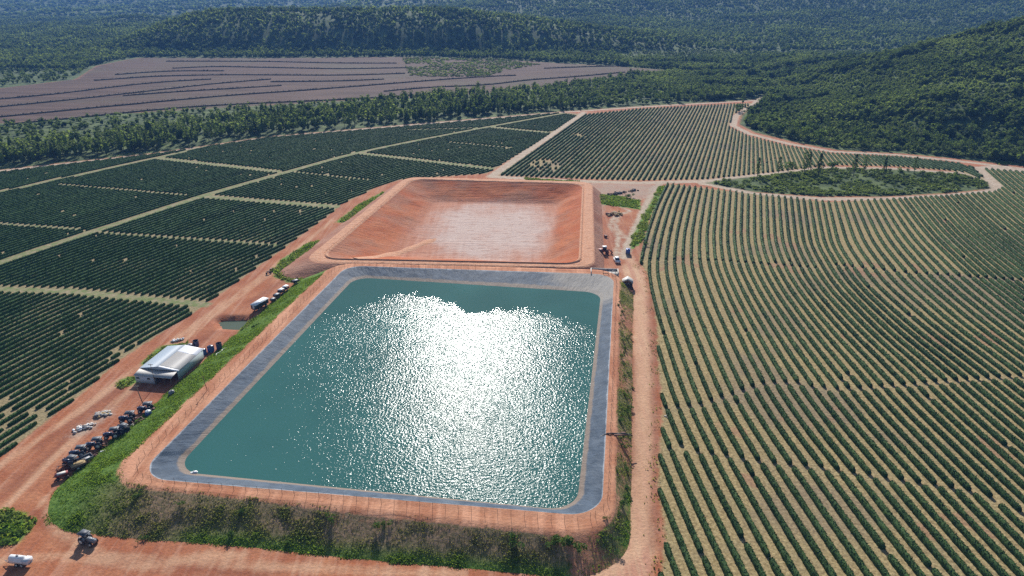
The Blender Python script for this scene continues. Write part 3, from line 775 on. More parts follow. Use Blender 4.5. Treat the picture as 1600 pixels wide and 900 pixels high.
rowcount = 0
def make_row(line, poly, gaps, w, h, mat, label, group, miss=.0, holes=None, hold=None):
    global rowcount
    line = resample(line, .5)
    px, py = project(np.c_[line, np.zeros(len(line))])
    keep = inside(line, poly) & (px > -140) & (px < 1740) & (py < 985)
    if keep.sum() < 8: return False
    for a, gw in gaps: keep &= linedist(line, a) > gw / 2
    g = np.random.default_rng(1000 + rowcount)
    k = 0
    while miss > 0 and k < len(line):
        k += int(g.exponential(1 / miss) * 2) + 1
        keep[k:k + int(g.integers(1, 4))] = False
    if holes is not None: 
        hd = holes(line); keep &= ~((hd > 0) & (vnoise(line[:, 0] / 2.2, line[:, 1] / 2.2, 77) > .52))
    groups = []
    for r in runs_of(line, keep):
        if groups and np.hypot(*(r[0] - groups[-1][-1][-1])) < 3.2: groups[-1].append(r)
        else: groups.append([r])
    made = False
    for gi, runs in enumerate(groups):
        Vs, Qs, Ts, n = [], [], [], 0
        for r in runs:
            d = float(np.median(r[:, 1]))
            if d < 190: seg, nc, lpm, ls = .4, 8, 26, .30
            elif d < 300: seg, nc, lpm, ls = .55, 7, 11, .38
            else: seg, nc, lpm, ls = .9, 6, 4, .5
            r2 = hedge_geo(r, w, h, seg, nc, lpm, ls, g)
            if r2 is None: continue
            V, Q, T = r2; Vs.append(V); Qs.append(Q + n); Ts.append(T + n); n += len(V)
        if not Vs: continue
        lb = label + ("" if gi == 0 else (", far piece" if gi == 1 else ", farthest piece")); made = True; rowcount += 1
        allp = np.vstack(runs)
        if hold is not None:
            hold.append((float(allp[:, 1].mean() + .4 * abs(allp[:, 0].mean())), np.vstack(Vs), np.vstack(Qs), np.vstack(Ts), lb, group)); continue
        o = link("coffee_hedge_row", mesh_np("coffee_hedge_row", np.vstack(Vs), np.vstack(Qs), np.vstack(Ts)), mat); tag(o, lb, "coffee hedge", group)
    return made

yy = np.arange(62, 452, 4.0)
def key(t): 
    a = np.array(t, float); return np.interp(yy, a[:, 0], a[:, 1])
KC = key([(60, 55), (99, 51.9), (114, 50.6), (132, 49.3), (154, 48.3), (174, 48.9), (209, 50.6), (238, 53.1), (257, 56.1), (288, 64), (330, 76), (368, 88.6), (452, 117)])
KD = key([(60, 75), (99, 71.5), (117, 70.2), (132, 69.2), (152, 67.6), (174, 68.2), (218, 71.3), (254, 75.3), (288, 83.2), (359.5, 104.3), (452, 133)])
KF = key([(60, 131.5), (99, 129.3), (147, 127.8), (174, 127.3), (198, 125.5), (234, 126.4), (275, 134.3), (336, 155.2), (452, 197)])
KG = key([(60, 165), (100, 164), (150, 162.3), (174, 162.5), (204, 163.9), (245, 168.8), (288, 177.6), (344, 193.6), (452, 226)])
KH = key([(60, 200), (100, 199), (200, 199.5), (230, 201), (269, 206.6), (301, 214), (351, 228.4), (452, 262)])
def main_row(i):
    ks = [(0, KC), (6, KD), (25, KF), (36, KG), (48, KH)]
    if i <= 0: x = KC + i * 3.1
    elif i >= 48: x = KH + (i - 48) * 3.1
    else:
        for (a, A), (b, B) in zip(ks, ks[1:]):
            if a <= i <= b: t = (i - a) / (b - a); x = A * (1 - t) + B * t; break
    return smooth_line(np.c_[x, yy], 2.0, 26)
GAPS_R = [(pxs([(1000, 407), (1120, 409), (1280, 421)]), .9),
          (pxs([(1045, 641), (1090, 638), (1143, 619), (1193, 603), (1240, 600), (1290, 612), (1340, 610), (1436, 604), (1500, 598), (1600, 590)]), 1.5),
          (pxs([(1050, 704), (1127, 714), (1175, 722), (1225, 729), (1301, 737), (1387, 751), (1472, 763), (1529, 772), (1600, 807)]), 1.2),
          (pxs([(1300, 415), (1420, 428), (1510, 434), (1600, 440)]), 1.3)]
n = 0
for i in range(-12, 92):
    k = n + 1
    if make_row(main_row(i), MAINF, GAPS_R, 1.08, 1.05, M['hedge'], f"green coffee hedge, {ordinal(k)} row from the dirt road right of the reservoir", "coffee rows in the curving field beside the reservoir road", miss=.004): n += 1

def up_row(i):
    y = np.array([370., 386, 400, 430, 460, 500, 540, 600, 640])
    k0 = -7.9 + (y - 392.8) * .3377; k44 = 117.2 + (y - 385.7) * .322; k53 = 146.4 + (y - 400) * .306; k77 = 215 + (y - 400) * .18; k93 = 256 + (y - 386) * .05
    ks = [(0, k0), (44, k44), (53, k53), (77, k77), (93, k93)]
    if i >= 93: x = k93 + (i - 93) * 2.7
    else:
        for (a, A), (b, B) in zip(ks, ks[1:]):
            if a <= i <= b: t = (i - a) / (b - a); x = A * (1 - t) + B * t; break
    return smooth_line(np.c_[x, y], 2.0, 20)
patch_c = [(at(1000 - 10, 258), 0)]
PATCHES = [(at(852, 259), 9), (at(905, 212), 4)]
def holes_up(l):
    return np.max([r - np.hypot((l[:, 0] - c[0]), (l[:, 1] - c[1]) * .6) for c, r in PATCHES], axis=0)
n = 0
for i in range(0, 100):
    k = n + 1
    if make_row(up_row(i), UPF, [], 1.1, 1.0, M['hedge'] if i > 22 else M['hedgel'], f"coffee hedge behind the empty basin, {ordinal(k)} row from the pale straight road", "coffee rows in the field behind the empty basin", miss=.003, holes=holes_up): n += 1

TS = smooth_line(TRACK, 2.0, 60)
tt = np.gradient(TS, axis=0); tt /= np.linalg.norm(tt, axis=1)[:, None]; tn = np.c_[tt[:, 1], -tt[:, 0]]
gl = [(a, w) for a, w in ALLEYS] + [(TRACK2, 3.4)]
GAPPY = [(at(40, 655), 12), (at(205, 565), 9), (at(130, 610), 8)]
def holes_left(l):
    return np.max([(r - np.hypot(l[:, 0] - c[0], (l[:, 1] - c[1]) * .6)) * (vnoise(l[:, 0] / 4, l[:, 1] / 4, 8) > .70) for c, r in GAPPY], axis=0)
WIDE = ALLEYS[:5]
def split_line(l):
    """cut a long row where a wide alley crosses it"""
    l = resample(l, .5); cut = np.zeros(len(l), bool)
    for a, w in WIDE: cut |= linedist(l, a) < w / 2 + .6
    cut |= linedist(l, TRACK2) < 2.6
    return runs_of(l, ~cut)
HELD = []
BLK = [(225, "nearest block"), (338, "second block"), (425, "third block"), (9999, "farthest block")]
for side, n_rows, txt in ((1, 42, "the yard"), (-1, 56, "the tree belt")):
    n = 0
    for k in range(1, n_rows):
        hit = 0
        for piece in split_line(TS + side * tn * (k * 2.75 + 1.2)):
            b_ = next(t for y_, t in BLK if piece[:, 1].mean() < y_)
            hit |= make_row(piece, LEFTF, [(a, w) for a, w in ALLEYS[5:]], .92, .74, M['hedgel'], f"dark coffee hedge, {ordinal(n + 1)} row from green track towards {txt}, {b_}", f"dark coffee rows between the green track and {txt}", miss=.004, holes=holes_left if side > 0 else None, hold=HELD)
        n += hit
HELD.sort(key=lambda h: h[0])
own = sum(1 for o in col.objects if o.name.startswith("coffee_hedge_row"))
room = 298 - own
for _, V, Q, T, lb, gr in HELD[:room]:
    tag(link("coffee_hedge_row", mesh_np("coffee_hedge_row", V, Q, T), M['hedgel']), lb, "coffee hedge", gr)
Vs, Qs, Ts, n = [], [], [], 0
for _, V, Q, T, lb, gr in HELD[room:]: Vs.append(V); Qs.append(Q + n); Ts.append(T + n); n += len(V)
if Vs: tag(link("coffee_hedges", mesh_np("coffee_hedges", np.vstack(Vs), np.vstack(Qs), np.vstack(Ts)), M['hedgel']), "distant dark coffee rows of the far left blocks", "coffee hedges", None, "stuff")
print("hedges own", own, "held", len(HELD))

# ------------------------------------------------------------------ trees
def crown_pts(kind, g):
    if kind == 'pine':
        n = 230; t = g.uniform(0, 1, n) ** .8; z = 2.0 + t * 9.2; layer = .75 + .25 * np.sin(t * 26); r = (2.3 * (1 - t) ** .8 + .2) * layer * np.sqrt(g.uniform(.25, 1, n)); a = g.uniform(0, 6.28, n)
        return np.c_[r * np.cos(a), r * np.sin(a), z], .85
    if kind == 'slender':
        n = 200; t = g.uniform(0, 1, n); z = 2.6 + t * 8.6; r = (1.7 * np.sin(np.clip(t * .9 + .1, 0, 1) * np.pi) ** .6 + .2) * np.sqrt(g.uniform(.2, 1, n)) * (.7 + .5 * vnoise(t * 9, t * 0 + g.uniform(0, 9), 5)); a = g.uniform(0, 6.28, n)
        return np.c_[r * np.cos(a), r * np.sin(a), z], .85
    if kind == 'broad':
        P_ = []
        for _ in range(9):
            c = np.r_[g.normal(0, 1.5, 2), g.uniform(3.6, 6.6)]; q = g.normal(size=(34, 3)); q /= np.linalg.norm(q, axis=1)[:, None]
            P_.append(c + q * g.uniform(1.0, 1.7) * np.array([1, 1, .75]) * g.uniform(.75, 1.05, (34, 1)))
        return np.vstack(P_), .9
    P_ = []
    for _ in range(6):
        c = np.r_[g.normal(0, .8, 2), g.uniform(.8, 2.0)]; q = g.normal(size=(30, 3)); q /= np.linalg.norm(q, axis=1)[:, None]
        P_.append(c + q * g.uniform(.6, 1.0) * np.array([1, 1, .8]) * g.uniform(.7, 1.1, (30, 1)))
    P_ = np.vstack(P_); P_[:, 2] = np.maximum(P_[:, 2], .1)
    return P_, .55
def tree_proto(kind, seed):
    g = np.random.default_rng(seed); Pc, s = crown_pts(kind, g)
    V, Q = leaf_quads(Pc, g.uniform(.75, 1.35, len(Pc)) * s, .3, g)
    crown = mesh_np("crown", V, Q); crown.materials.append(M[{'pine': 'pine', 'slender': 'pine', 'broad': 'broad', 'shrub': 'shrub'}[kind]])
    b = MB(); top = {'pine': 10.6, 'slender': 9.5, 'broad': 5.2, 'shrub': 1.4}[kind]; r0 = {'shrub': .08}.get(kind, .2)
    b.tube((0, 0, -.6), (g.normal(0, .1), g.normal(0, .1), top * .5), r0, r0 * .7, 7); b.tube((0, 0, top * .48), (g.normal(0, .15), g.normal(0, .15), top), r0 * .7, r0 * .25, 6)
    for _ in range(5):
        z = top * g.uniform(.35, .85); a = g.uniform(0, 6.28); l = {'pine': 1.5, 'slender': 1.1, 'broad': 2.0, 'shrub': .7}[kind]
        b.tube((0, 0, z), (l * math.cos(a), l * math.sin(a), z + l * .6), r0 * .4, r0 * .15, 5)
    tr = mesh_np("trunk", np.vstack(b.V), np.vstack(b.Q), np.vstack(b.T)); tr.materials.append(M['bark'])
    return crown, tr
PROTO = {k: [tree_proto(k, s + 10 * q) for q in range(4)] for s, k in enumerate(('pine', 'slender', 'broad', 'shrub'))}
def plant(kind, x, y, scale, label, cat, group, name=None, z=None):
    cr, tr = PROTO[kind][int(R.integers(4))]
    zz = float(ground_z(x, y)[0]) if z is None else z
    o = empty(name or {'pine': 'pine_tree', 'slender': 'slender_tree', 'broad': 'broadleaf_tree', 'shrub': 'shrub'}[kind], (x, y, zz), float(R.uniform(0, 6.28)), label, cat, group)
    s = scale * R.uniform(.9, 1.1, 3); o.scale = (float(s[0]), float(s[0]), float(s[2]))
    t = link('trunk', tr, None, o); c = link('crown', cr, None, o)
    return o

placed = []
def spaced(x, y, d):
    for a, b in placed:
        if abs(a - x) < d and abs(b - y) < d and math.hypot(a - x, b - y) < d: return False
    placed.append((x, y)); return True
# front ranks of the tree belt
SECT = [(0, 300, "far left coffee blocks"), (300, 620, "middle coffee blocks"), (620, 915, "farthest dark coffee block"), (915, 1185, "striped coffee field")]
LOOK = {'pine': "tall pointed dark tree", 'slender': "slender dark green tree", 'broad': "low rounded leafy tree"}
cnt = 0; tries = 0
while cnt < 165 and tries < 4000:
    tries += 1
    px = R.uniform(-10, 1180); e = np.interp(px, [0, 240, 420, 640, 880, 1000, 1180], [262, 236, 210, 191, 171, 164, 154])
    x, y = at(px, e - abs(R.normal(0, 6)) - 1)
    kind = R.choice(['pine', 'slender', 'broad'], p=[.36, .36, .28])
    if not spaced(x, y, 4.2): continue
    sec = next((s for s in SECT if s[0] <= max(px, 0) <= s[1]), SECT[-1])
    lb = f"{LOOK[kind]} at the belt's front behind the {sec[2]}"
    plant(kind, x, y, R.uniform(.75, 1.15), lb, "tree", lb.replace("tree at", "trees at")); cnt += 1
# wooded island in the coffee field
for px, py, k, s in ((1183, 277, 'pine', .75), (1216, 274, 'slender', .7), (1231, 272, 'broad', .85), (1256, 272, 'slender', .95), (1262, 270, 'pine', .8), (1278, 276, 'pine', 1.0), (1298, 270, 'broad', .7), (1333, 276, 'pine', .95), (1350, 270, 'slender', .75), (1379, 279, 'pine', .85), (1428, 271, 'slender', .7), (1405, 276, 'broad', .6), (1310, 285, 'broad', .5), (1450, 284, 'broad', .6), (1490, 286, 'broad', .55), (1235, 290, 'pine', .45)):
    x, y = at(px, py)
    s *= 1.25; side = "left end" if px < 1250 else ("middle" if px < 1370 else "right end")
    lb = f"{ {'pine': 'dark pointed tree', 'slender': 'thin upright tree', 'broad': 'rounded bushy tree'}[k]} at the {side} of the shrubby island among coffee rows"
    plant(k, x, y, s, lb, "tree", lb.replace(" tree at", " trees at"))
# lower slope of the right-hand hill
cnt = 0; tries = 0
while cnt < 100 and tries < 4000:
    tries += 1
    px = R.uniform(1150, 1640); e = np.interp(px, [1150, 1175, 1230, 1300, 1400, 1500, 1600, 1640], [186, 207, 220, 232, 238, 246, 258, 264])
    f = abs(R.normal(0, 14)); x, y = at(px, e - 3 - f)
    if not spaced(x, y, 5.5): continue
    kind = R.choice(['broad', 'broad', 'broad', 'slender'])
    lb = ("rounded green tree" if kind == 'broad' else "slim upright tree") + (" at the foot of the wooded hill, beside the curved dirt road" if px < 1400 else " at the foot of the wooded hill, above the far coffee rows")
    plant(kind, x, y, R.uniform(.6, 1.05), lb, "tree", lb.replace(" tree at", " trees at")); cnt += 1
print("rows", rowcount)

# masses of trees nobody could count: one object each
def mass(name, pts, hgt, rad_, tint, leafy, label, seed):
    g = np.random.default_rng(seed); n = len(pts); m = len(ICO_V)
    jit = g.uniform(.68, 1.32, (n, m, 1))
    z0 = ground_z(pts[:, 0], pts[:, 1])
    B = ICO_V[None] * jit * (.72 if leafy else .9)
    taper = 1 - .35 * np.clip(B[:, :, 2:3], 0, 1) * g.uniform(0, 1.6, (n, 1, 1))
    V = B * np.array([1, 1, 1]) 
    V = np.concatenate([V[:, :, :2] * taper * rad_[:, None, None], V[:, :, 2:3] * hgt[:, None, None] * .5 + hgt[:, None, None] * .42], 2)
    V[:, :, :2] += pts[:, None, :]; V[:, :, 2] += z0[:, None]
    T = (ICO_T[None] + (np.arange(n) * m)[:, None, None]).reshape(-1, 3)
    V = V.reshape(-1, 3); tn_ = np.repeat(tint, m); Q = None
    if leafy:
        q = g.normal(size=(n, leafy, 3)); q /= np.linalg.norm(q, axis=2)[:, :, None]; q[:, :, 2] = np.abs(q[:, :, 2]) * .9 - .1
        q *= g.uniform(.85, 1.2, (n, leafy, 1))
        Lp = np.concatenate([q[:, :, :2] * rad_[:, None, None] + pts[:, None, :], (q[:, :, 2:3] * .5 + .45) * hgt[:, None, None] + z0[:, None, None]], 2).reshape(-1, 3)
        LV, LQ = leaf_quads(Lp, np.repeat(rad_, leafy) * g.uniform(.55, 1.1, n * leafy), .9, g)
        Q = LQ + len(V); V = np.vstack([V, LV]); tn_ = np.concatenate([tn_, np.repeat(np.clip(np.repeat(tint, leafy) + g.uniform(-.25, .35, n * leafy), 0, 1), 4)])
    o = link(name, mesh_np(name, V, Q, T, False, dict(tint=tn_)), M['forest'])
    return tag(o, label, "forest", None, "stuff")

def scatter(n, ymin, ymax, cond, xf=.80, g=R):
    y = np.sqrt(g.uniform(ymin ** 2, ymax ** 2, n)); x = g.uniform(-xf, xf, n) * (y + 30)
    p = np.c_[x, y]; return p[cond(p)]
def wildcond(p):
    w = (sdf(p, WILD) > 4) & (sdf(p, BROWN) < -6)
    return w
# near woods 380-1100 m
p = scatter(42000, 380, 1130, wildcond)
p2 = np.c_[R.uniform(150, 760, 36000), R.uniform(395, 1000, 36000)]; p = np.vstack([p, p2[wildcond(p2) & (p2[:, 0] < .8 * (p2[:, 1] + 30))]])
dens = fbm(p[:, 0], p[:, 1], 60, 3, 81)
pxx, pyy = project(np.c_[p, ground_z(p[:, 0], p[:, 1])])
front = linedist(p, FOREST_EDGE)
belt = (pyy < 400) & (pxx < 1050) & (front < np.interp(pxx, [0, 500, 1050], [62, 90, 190]))
open_ = (pxx < 900) & ~belt & (p[:, 1] < 1060) & (sdf(p, BROWN) > -400) & (p[:, 1] < np.interp(p[:, 0], [-600, 200], [900, 930]))
keep = np.where(open_, R.uniform(size=len(p)) < .34, R.uniform(size=len(p)) < np.clip(.75 + dens * 1.2, .25, 1))
keep &= front > 9
p = p[keep]; open_ = open_[keep]; belt = belt[keep]
dn = vnoise(p[:, 0] / 38, p[:, 1] / 30, 66) * .7 + vnoise(p[:, 0] / 12, p[:, 1] / 12, 67) * .3; s = R.uniform(.7, 1.25, len(p)); hill = p[:, 0] > 150
hg = np.where(belt, 9.5, np.where(open_, 4.0, np.where(hill, np.where(dn > .57, 6.5, 3.4), 7.5))) * s
rd = np.where(belt, 2.0, np.where(open_, 1.6, np.where(hill & (dn <= .57), 1.35, 2.2))) * R.uniform(.75, 1.25, len(p))
hg = np.where(belt & (pxx[keep] > 780), hg * np.interp(pxx[keep], [780, 1000], [.85, .5]), hg); tall = R.uniform(size=len(p)) < .10; hg = np.where(tall & ~open_, hg * 1.35, hg)
mass("forest", p, hg, rd, np.clip(R.uniform(0, .8, len(p)) + np.where(hill, np.where(dn > .57, -.5, .25), 0), 0, 1), 22, "mixed woods of the belt and the near hillsides", 91)
p = scatter(62000, 1130, 2300, wildcond, .78)
p = p[R.uniform(size=len(p)) < np.clip(.8 + 1.0 * fbm(p[:, 0], p[:, 1], 150, 3, 83), .6, 1)]
mass("forest", p, R.uniform(6, 12, len(p)), R.uniform(2.2, 3.9, len(p)), R.uniform(0, .9, len(p)), 9, "dense forest on the ridge beyond the brown field", 92)
p = scatter(42000, 2300, 5600, wildcond, .78)
mass("forest", p, R.uniform(8, 15, len(p)), R.uniform(5, 10, len(p)), R.uniform(0, .9, len(p)), 6, "distant forest on the far blue hills", 93)
# shrubs of the island
p = np.c_[R.uniform(100, 262, 4600), R.uniform(342, 412, 4600)]
p = p[(sdf(p, ISLAND) > 1.5)]; p = p[R.uniform(size=len(p)) < np.clip(.50 + fbm(p[:, 0], p[:, 1], 14, 2, 85) * 2.2, .10, 1)]
o = mass("shrubbery", p, R.uniform(.5, 1.7, len(p)), R.uniform(.6, 1.3, len(p)), R.uniform(.7, 1, len(p)), 22, "thick green scrub covering the island among the coffee rows", 94)
o["category"] = "scrub"
RG = pxs([(628, 90), (780, 93), (845, 101), (800, 108), (760, 121), (640, 119)])
lo_, hi_ = RG.min(0), RG.max(0); p = R.uniform(lo_, hi_, (2600, 2)); p[:, 1] = lo_[1] + np.round((p[:, 1] - lo_[1]) / 9) * 9 + R.normal(0, 1.2, len(p)); p = p[sdf(p, RG) > 0]
p = p[vnoise(p[:, 0] / 40, p[:, 1] / 40, 5) > .3]
mass("regrowth", p, R.uniform(.7, 2.0, len(p)), R.uniform(1.0, 2.2, len(p)), R.uniform(.6, 1, len(p)), 6, "green regrowth in rows at the upper right part of the brown field", 95)

# brush heaped in long lines across the brown field
WR = [([(-100, 164), (0, 155), (93, 147), (167, 137), (253, 128), (330, 124)], "long line starting high at the left frame edge"), ([(147, 126), (247, 119), (353, 117), (533, 118), (633, 115)], "long level line crossing the upper middle"),
      ([(-100, 178), (0, 167), (113, 156), (220, 144), (333, 131), (423, 124)], "second long line down at the left frame edge"), ([(-100, 192), (0, 183), (133, 170), (260, 158), (360, 149), (467, 142), (533, 137), (646, 128), (753, 120), (806, 118)], "longest line running nearly the whole field"),
      ([(193, 150), (253, 145), (373, 138), (440, 134)], "short line in the middle of the field"), ([(10, 195), (113, 185), (200, 176), (283, 168), (373, 163), (533, 156), (720, 145)], "lowest line along the near edge by scrub"),
      ([(270, 107), (333, 104), (433, 106), (533, 108), (643, 106)], "upper line below the wooded ridge"), ([(260, 96), (400, 96), (533, 99), (620, 99)], "uppermost line at the forest foot"),
      ([(423, 128), (533, 127), (600, 124)], "short line between the two long middle lines"), ([(600, 143), (660, 137), (766, 133), (813, 126), (900, 120), (976, 113)], "line above the tree belt towards the right tip"),
      ([(850, 107), (933, 104), (985, 103)], "line at the far right tip under the forest"), ([(180, 117), (260, 111), (350, 111)], "short line near the pale track's bend")]
for ln, nm in WR:
    l = smooth_line(pxs(ln), 2.0, 60); g = np.random.default_rng(len(nm))
    keep = vnoise(np.arange(len(l)) / 9.0, np.zeros(len(l)), len(nm)) > -1
    Vs, Qs, Ts, n = [], [], [], 0
    for r in runs_of(l, keep):
        q = hedge_geo(r, 3.2, 1.1, 2.0, 5, 1.2, 1.3, g)
        if q is None: continue
        Vs.append(q[0]); Qs.append(q[1] + n); Ts.append(q[2] + n); n += len(q[0])
    o = link("brush_windrow", mesh_np("brush_windrow", np.vstack(Vs), np.vstack(Qs), np.vstack(Ts)), M['bwood'])
    tag(o, f"dark brush heaped on the brown field, {nm}", "brush windrow", "brush windrows across the bare brown field")

# ------------------------------------------------------------------ grass tufts on the banks and patches
def tufts(P3, tint, size, g):
    """arching grass leaves: half of them upright, half bent over"""
    n = len(P3); h = n // 2; sz = size * g.uniform(.6, 1.3, n)
    V2, Q2 = leaf_quads(P3[:h] + np.c_[np.zeros((h, 2)), g.uniform(.05, .9, h) * sz[:h]], sz[:h] * 1.35, .9, g)
    n1 = n - h; a = g.uniform(0, 6.28, n1); w = sz[h:]
    d = np.c_[np.cos(a), np.sin(a), np.zeros(n1)] * w[:, None] * .5; t = np.c_[g.normal(0, .35, n1), g.normal(0, .35, n1), g.uniform(.5, 1.2, n1)] * w[:, None]
    p = P3[h:]; V = np.stack([p - d, p + d, p + d * .5 + t, p - d * .7 + t * .8], 1).reshape(-1, 3)
    return np.vstack([V2, V]), np.arange(4 * n).reshape(n, 4), np.concatenate([np.repeat(tint[:h], 4), np.repeat(tint[h:], 4)])
g = np.random.default_rng(5)
A = bankV[bankQ]; fl = bankLev[bankQ].mean(1)
ar = np.linalg.norm(np.cross(A[:, 1] - A[:, 0], A[:, 3] - A[:, 0]), axis=1)
vegf = np.asarray(veg)[bankQ].mean(1); lushf = np.asarray(lush)[bankQ].mean(1)
ok = (fl < .97); wgt = ar * ok * np.clip(vegf - .15, 0, 1) * np.where(A[:, :, 0].mean(1) > 10, .9, 1) * np.where((A[:, :, 1].mean(1) > 236), 0, 1)
idx = g.choice(len(A), 150000, p=wgt / wgt.sum()); uv = g.uniform(size=(150000, 2))
a_ = A[idx]; P3 = (a_[:, 0] * (1 - uv[:, :1]) + a_[:, 1] * uv[:, :1]) * (1 - uv[:, 1:]) + (a_[:, 3] * (1 - uv[:, :1]) + a_[:, 2] * uv[:, :1]) * uv[:, 1:]
clump = fbm(P3[:, 0], P3[:, 1], 3.5, 3, 15); tint = np.clip(lushf[idx] + .12 + clump * 1.1, 0, 1)
kp = g.uniform(size=len(P3)) < np.clip(np.where(P3[:, 1] < 120 - .1 * P3[:, 0], .42, .7) + clump * 1.8, .08, 1)
V1, Q1, t1 = tufts(P3[kp] - [0, 0, .05], tint[kp], (.17 + .32 * np.clip(clump[kp] + .15, 0, .5)), g)
tag(link("bank_grass", mesh_np("bank_grass", V1, Q1, None, False, dict(tint=t1)), M['grass']), "green and dry grass growing on the reservoir embankment", "grass", None, "stuff")
PV, PQ, Pt, n = [], [], [], 0
for gp_ in GRASS:
    lo_, hi_ = gp_.min(0), gp_.max(0); c = int(np.prod(hi_ - lo_) * 14); q = g.uniform(lo_ - 1, hi_ + 1, (c, 2)); q = q[sdf(q, gp_) + fbm(q[:, 0], q[:, 1], 4, 2, 3) * 6 > .3]
    if not len(q): continue
    q3 = np.c_[q, hills_z(q[:, 0], q[:, 1]) - .02]
    V2, Q2, t2 = tufts(q3, np.clip(.8 + fbm(q[:, 0], q[:, 1], 5, 2, 4), 0, 1), .55, g); PV.append(V2); PQ.append(Q2 + n); Pt.append(t2); n += len(V2)
FE = pxs([(1000, 412), (1016, 440), (1026, 500), (1028, 580), (1035, 640), (1030, 700), (1027, 752), (1038, 850), (1030, 930)])
q = resample(FE, .12); q = q + g.normal(0, 1.2, q.shape) - [1.0, 0]; q = q[vnoise(q[:, 0] / 2.5, q[:, 1] / 2.5, 9) > .55]
V2, Q2, t2 = tufts(np.c_[q, np.zeros(len(q))], g.uniform(0, .5, len(q)), .3, g); PV.append(V2); PQ.append(Q2 + n); Pt.append(t2); n += len(V2)
tag(link("verge_grass", mesh_np("verge_grass", np.vstack(PV), np.vstack(PQ), None, False, dict(tint=np.concatenate(Pt))), M['grass']), "bright green grass patches along the dirt roads and yard", "grass", None, "stuff")

# single shrubs
bank_bvh = BVHTree.FromPolygons([tuple(v) for v in bankV], [tuple(q) for q in bankQ])
def surf(x, y):
    h = bank_bvh.ray_cast(Vector((x, y, 40)), Vector((0, 0, -1)))[0]
    return max(h.z, 0) if h else float(ground_z(x, y)[0])
def on_px(px, py):   # walk along the sight line to the bank surface
    o = Vector((0, 0, CAMH)); p = at(px, py); d = (Vector((p[0], p[1], 0)) - o).normalized()
    h = bank_bvh.ray_cast(o, d)[0]
    return (h.x, h.y, max(h.z, 0)) if h and h.z > 0 else (p[0], p[1], float(ground_z(*p)[0]))
for px, py, s, lb in ((215, 778, .8, "dark green shrub high on the bank near its left corner"), (283, 787, .75, "shrub near the bank top below the first fence posts"), (360, 838, .9, "round bright green bush low on the near bank"), (378, 800, .8, "dark bush at the top of the bank above the round bright bush"), (520, 815, 1.0, "dark bush at the bank top beside the bare brown stretch"), (597, 828, 1.15, "largest green bush in the middle of the near bank"), (800, 850, 1.2, "leafy bush on the bank left of the biggest green clump"), (885, 850, 1.5, "biggest green clump on the bank near the right corner"), (905, 862, 1.2, "bush just right of the biggest green clump"), (860, 848, 1.1, "bush just left of the biggest green clump"), (450, 850, .7, "small dark bush low on the middle bank"), (225, 842, .7, "small bush beside the parked grey-roofed tractor")):
    x, y, z = on_px(px, py); plant('shrub', x, y, s * .58, lb, "shrub", "shrubs on the near bank", z=z - .15)
for px, py, s, lb in ((12, 812, .4, "yellow green bush at the far edge of the left roadside patch"), (30, 832, .45, "dark green bush at the near end of the left roadside patch"), (4, 835, .5, "bush at the frame edge in the left roadside patch"), (5, 853, .4, "small low bush behind the white tank trailer")):
    x, y = at(px, py); plant('shrub', x, y, s, lb, "shrub", "shrubs in the left roadside patch")
STRIP = pxs([(968, 478), (976, 540), (980, 600), (976, 660), (976, 700), (980, 740), (974, 800), (962, 840)], 2.0)
q = resample(STRIP, 3.2); 
for k, (x, y) in enumerate(q):
    x += R.normal(0, .9); z = surf(x, y)
    seg_ = "between the hut and the pipe" if y > 140 else "between the pipe and the road bend"
    lb = f"weedy green shrub in the roadside strip {seg_}"
    plant('shrub', x, y, float(R.uniform(.25, .5)), lb, "shrub", lb.replace("shrub in", "shrubs in"), z=z - .1)
for px, py, s, lb in ((985, 310, .9, "lone bush on grey ground near the field corner"), (890, 279, .8, "bush by the basin's far right corner"), (400, 515, .9, "bush on the grass bulge beside the small pond"), (1008, 384, .7, "bush at the end of the green strip beside the first coffee rows"), (962, 487, .9, "dark bush by the fence below the thatched hut")):
    x, y = at(px, py); plant('shrub', x, y, s, lb.replace("thatched ", "small "), "shrub", None)

# ------------------------------------------------------------------ fences
def fence(ptsxy, label, step=2.6, hgt=1.6, z=0.0):
    l = resample(ptsxy, step); e = empty("wire_fence", (float(l[0][0]), float(l[0][1]), 0), 0, label, "fence", "wire fences round the reservoir")
    o = np.array([l[0][0], l[0][1], 0]); zs = [surf(*p) for p in l]; tops = []
    for k, p in enumerate(l[:98]):
        b = MB(); tl = R.normal(0, .05, 2); hh = hgt * R.uniform(.9, 1.1)
        b.tube(np.r_[p, zs[k] - .3] - o, np.r_[p + tl, zs[k] + hh] - o, .04, .035, 6); b.build("post", M['wood'], e); tops.append(np.r_[p + tl * .6, zs[k] + hh] - o)
    w = MB()
    for f in (.35, .65, .95):
        for a, b_ in zip(tops, tops[1:]):
            a2 = a.copy(); b2 = b_.copy(); a2[2] -= hgt * (1 - f); b2[2] -= hgt * (1 - f); w.tube(a2, b2, .012, None, 3, False)
    w.build("wire", M['wood'], e); return e
fmid = lambda f: r_liner * (1 - f) + r_crest * f
fr = fmid(.45)
N1 = NE + NA
seg = lambda a, b: np.array([fr[k % len(fr)] for k in range(a, b)])
fence(seg(NA // 2, N1 + NA // 2), "wooden post and wire fence along the near bank")
fence(seg(N1 + NA // 2, 2 * N1 + NA // 2), "wooden post and wire fence along the right bank")
fence(seg(2 * N1 + NA + 30, 3 * N1 + NA // 2), "wooden post and wire fence between reservoir and empty basin")
fence(seg(3 * N1 + NA // 2, 4 * N1 + NA // 2), "wooden post and wire fence along the left bank")

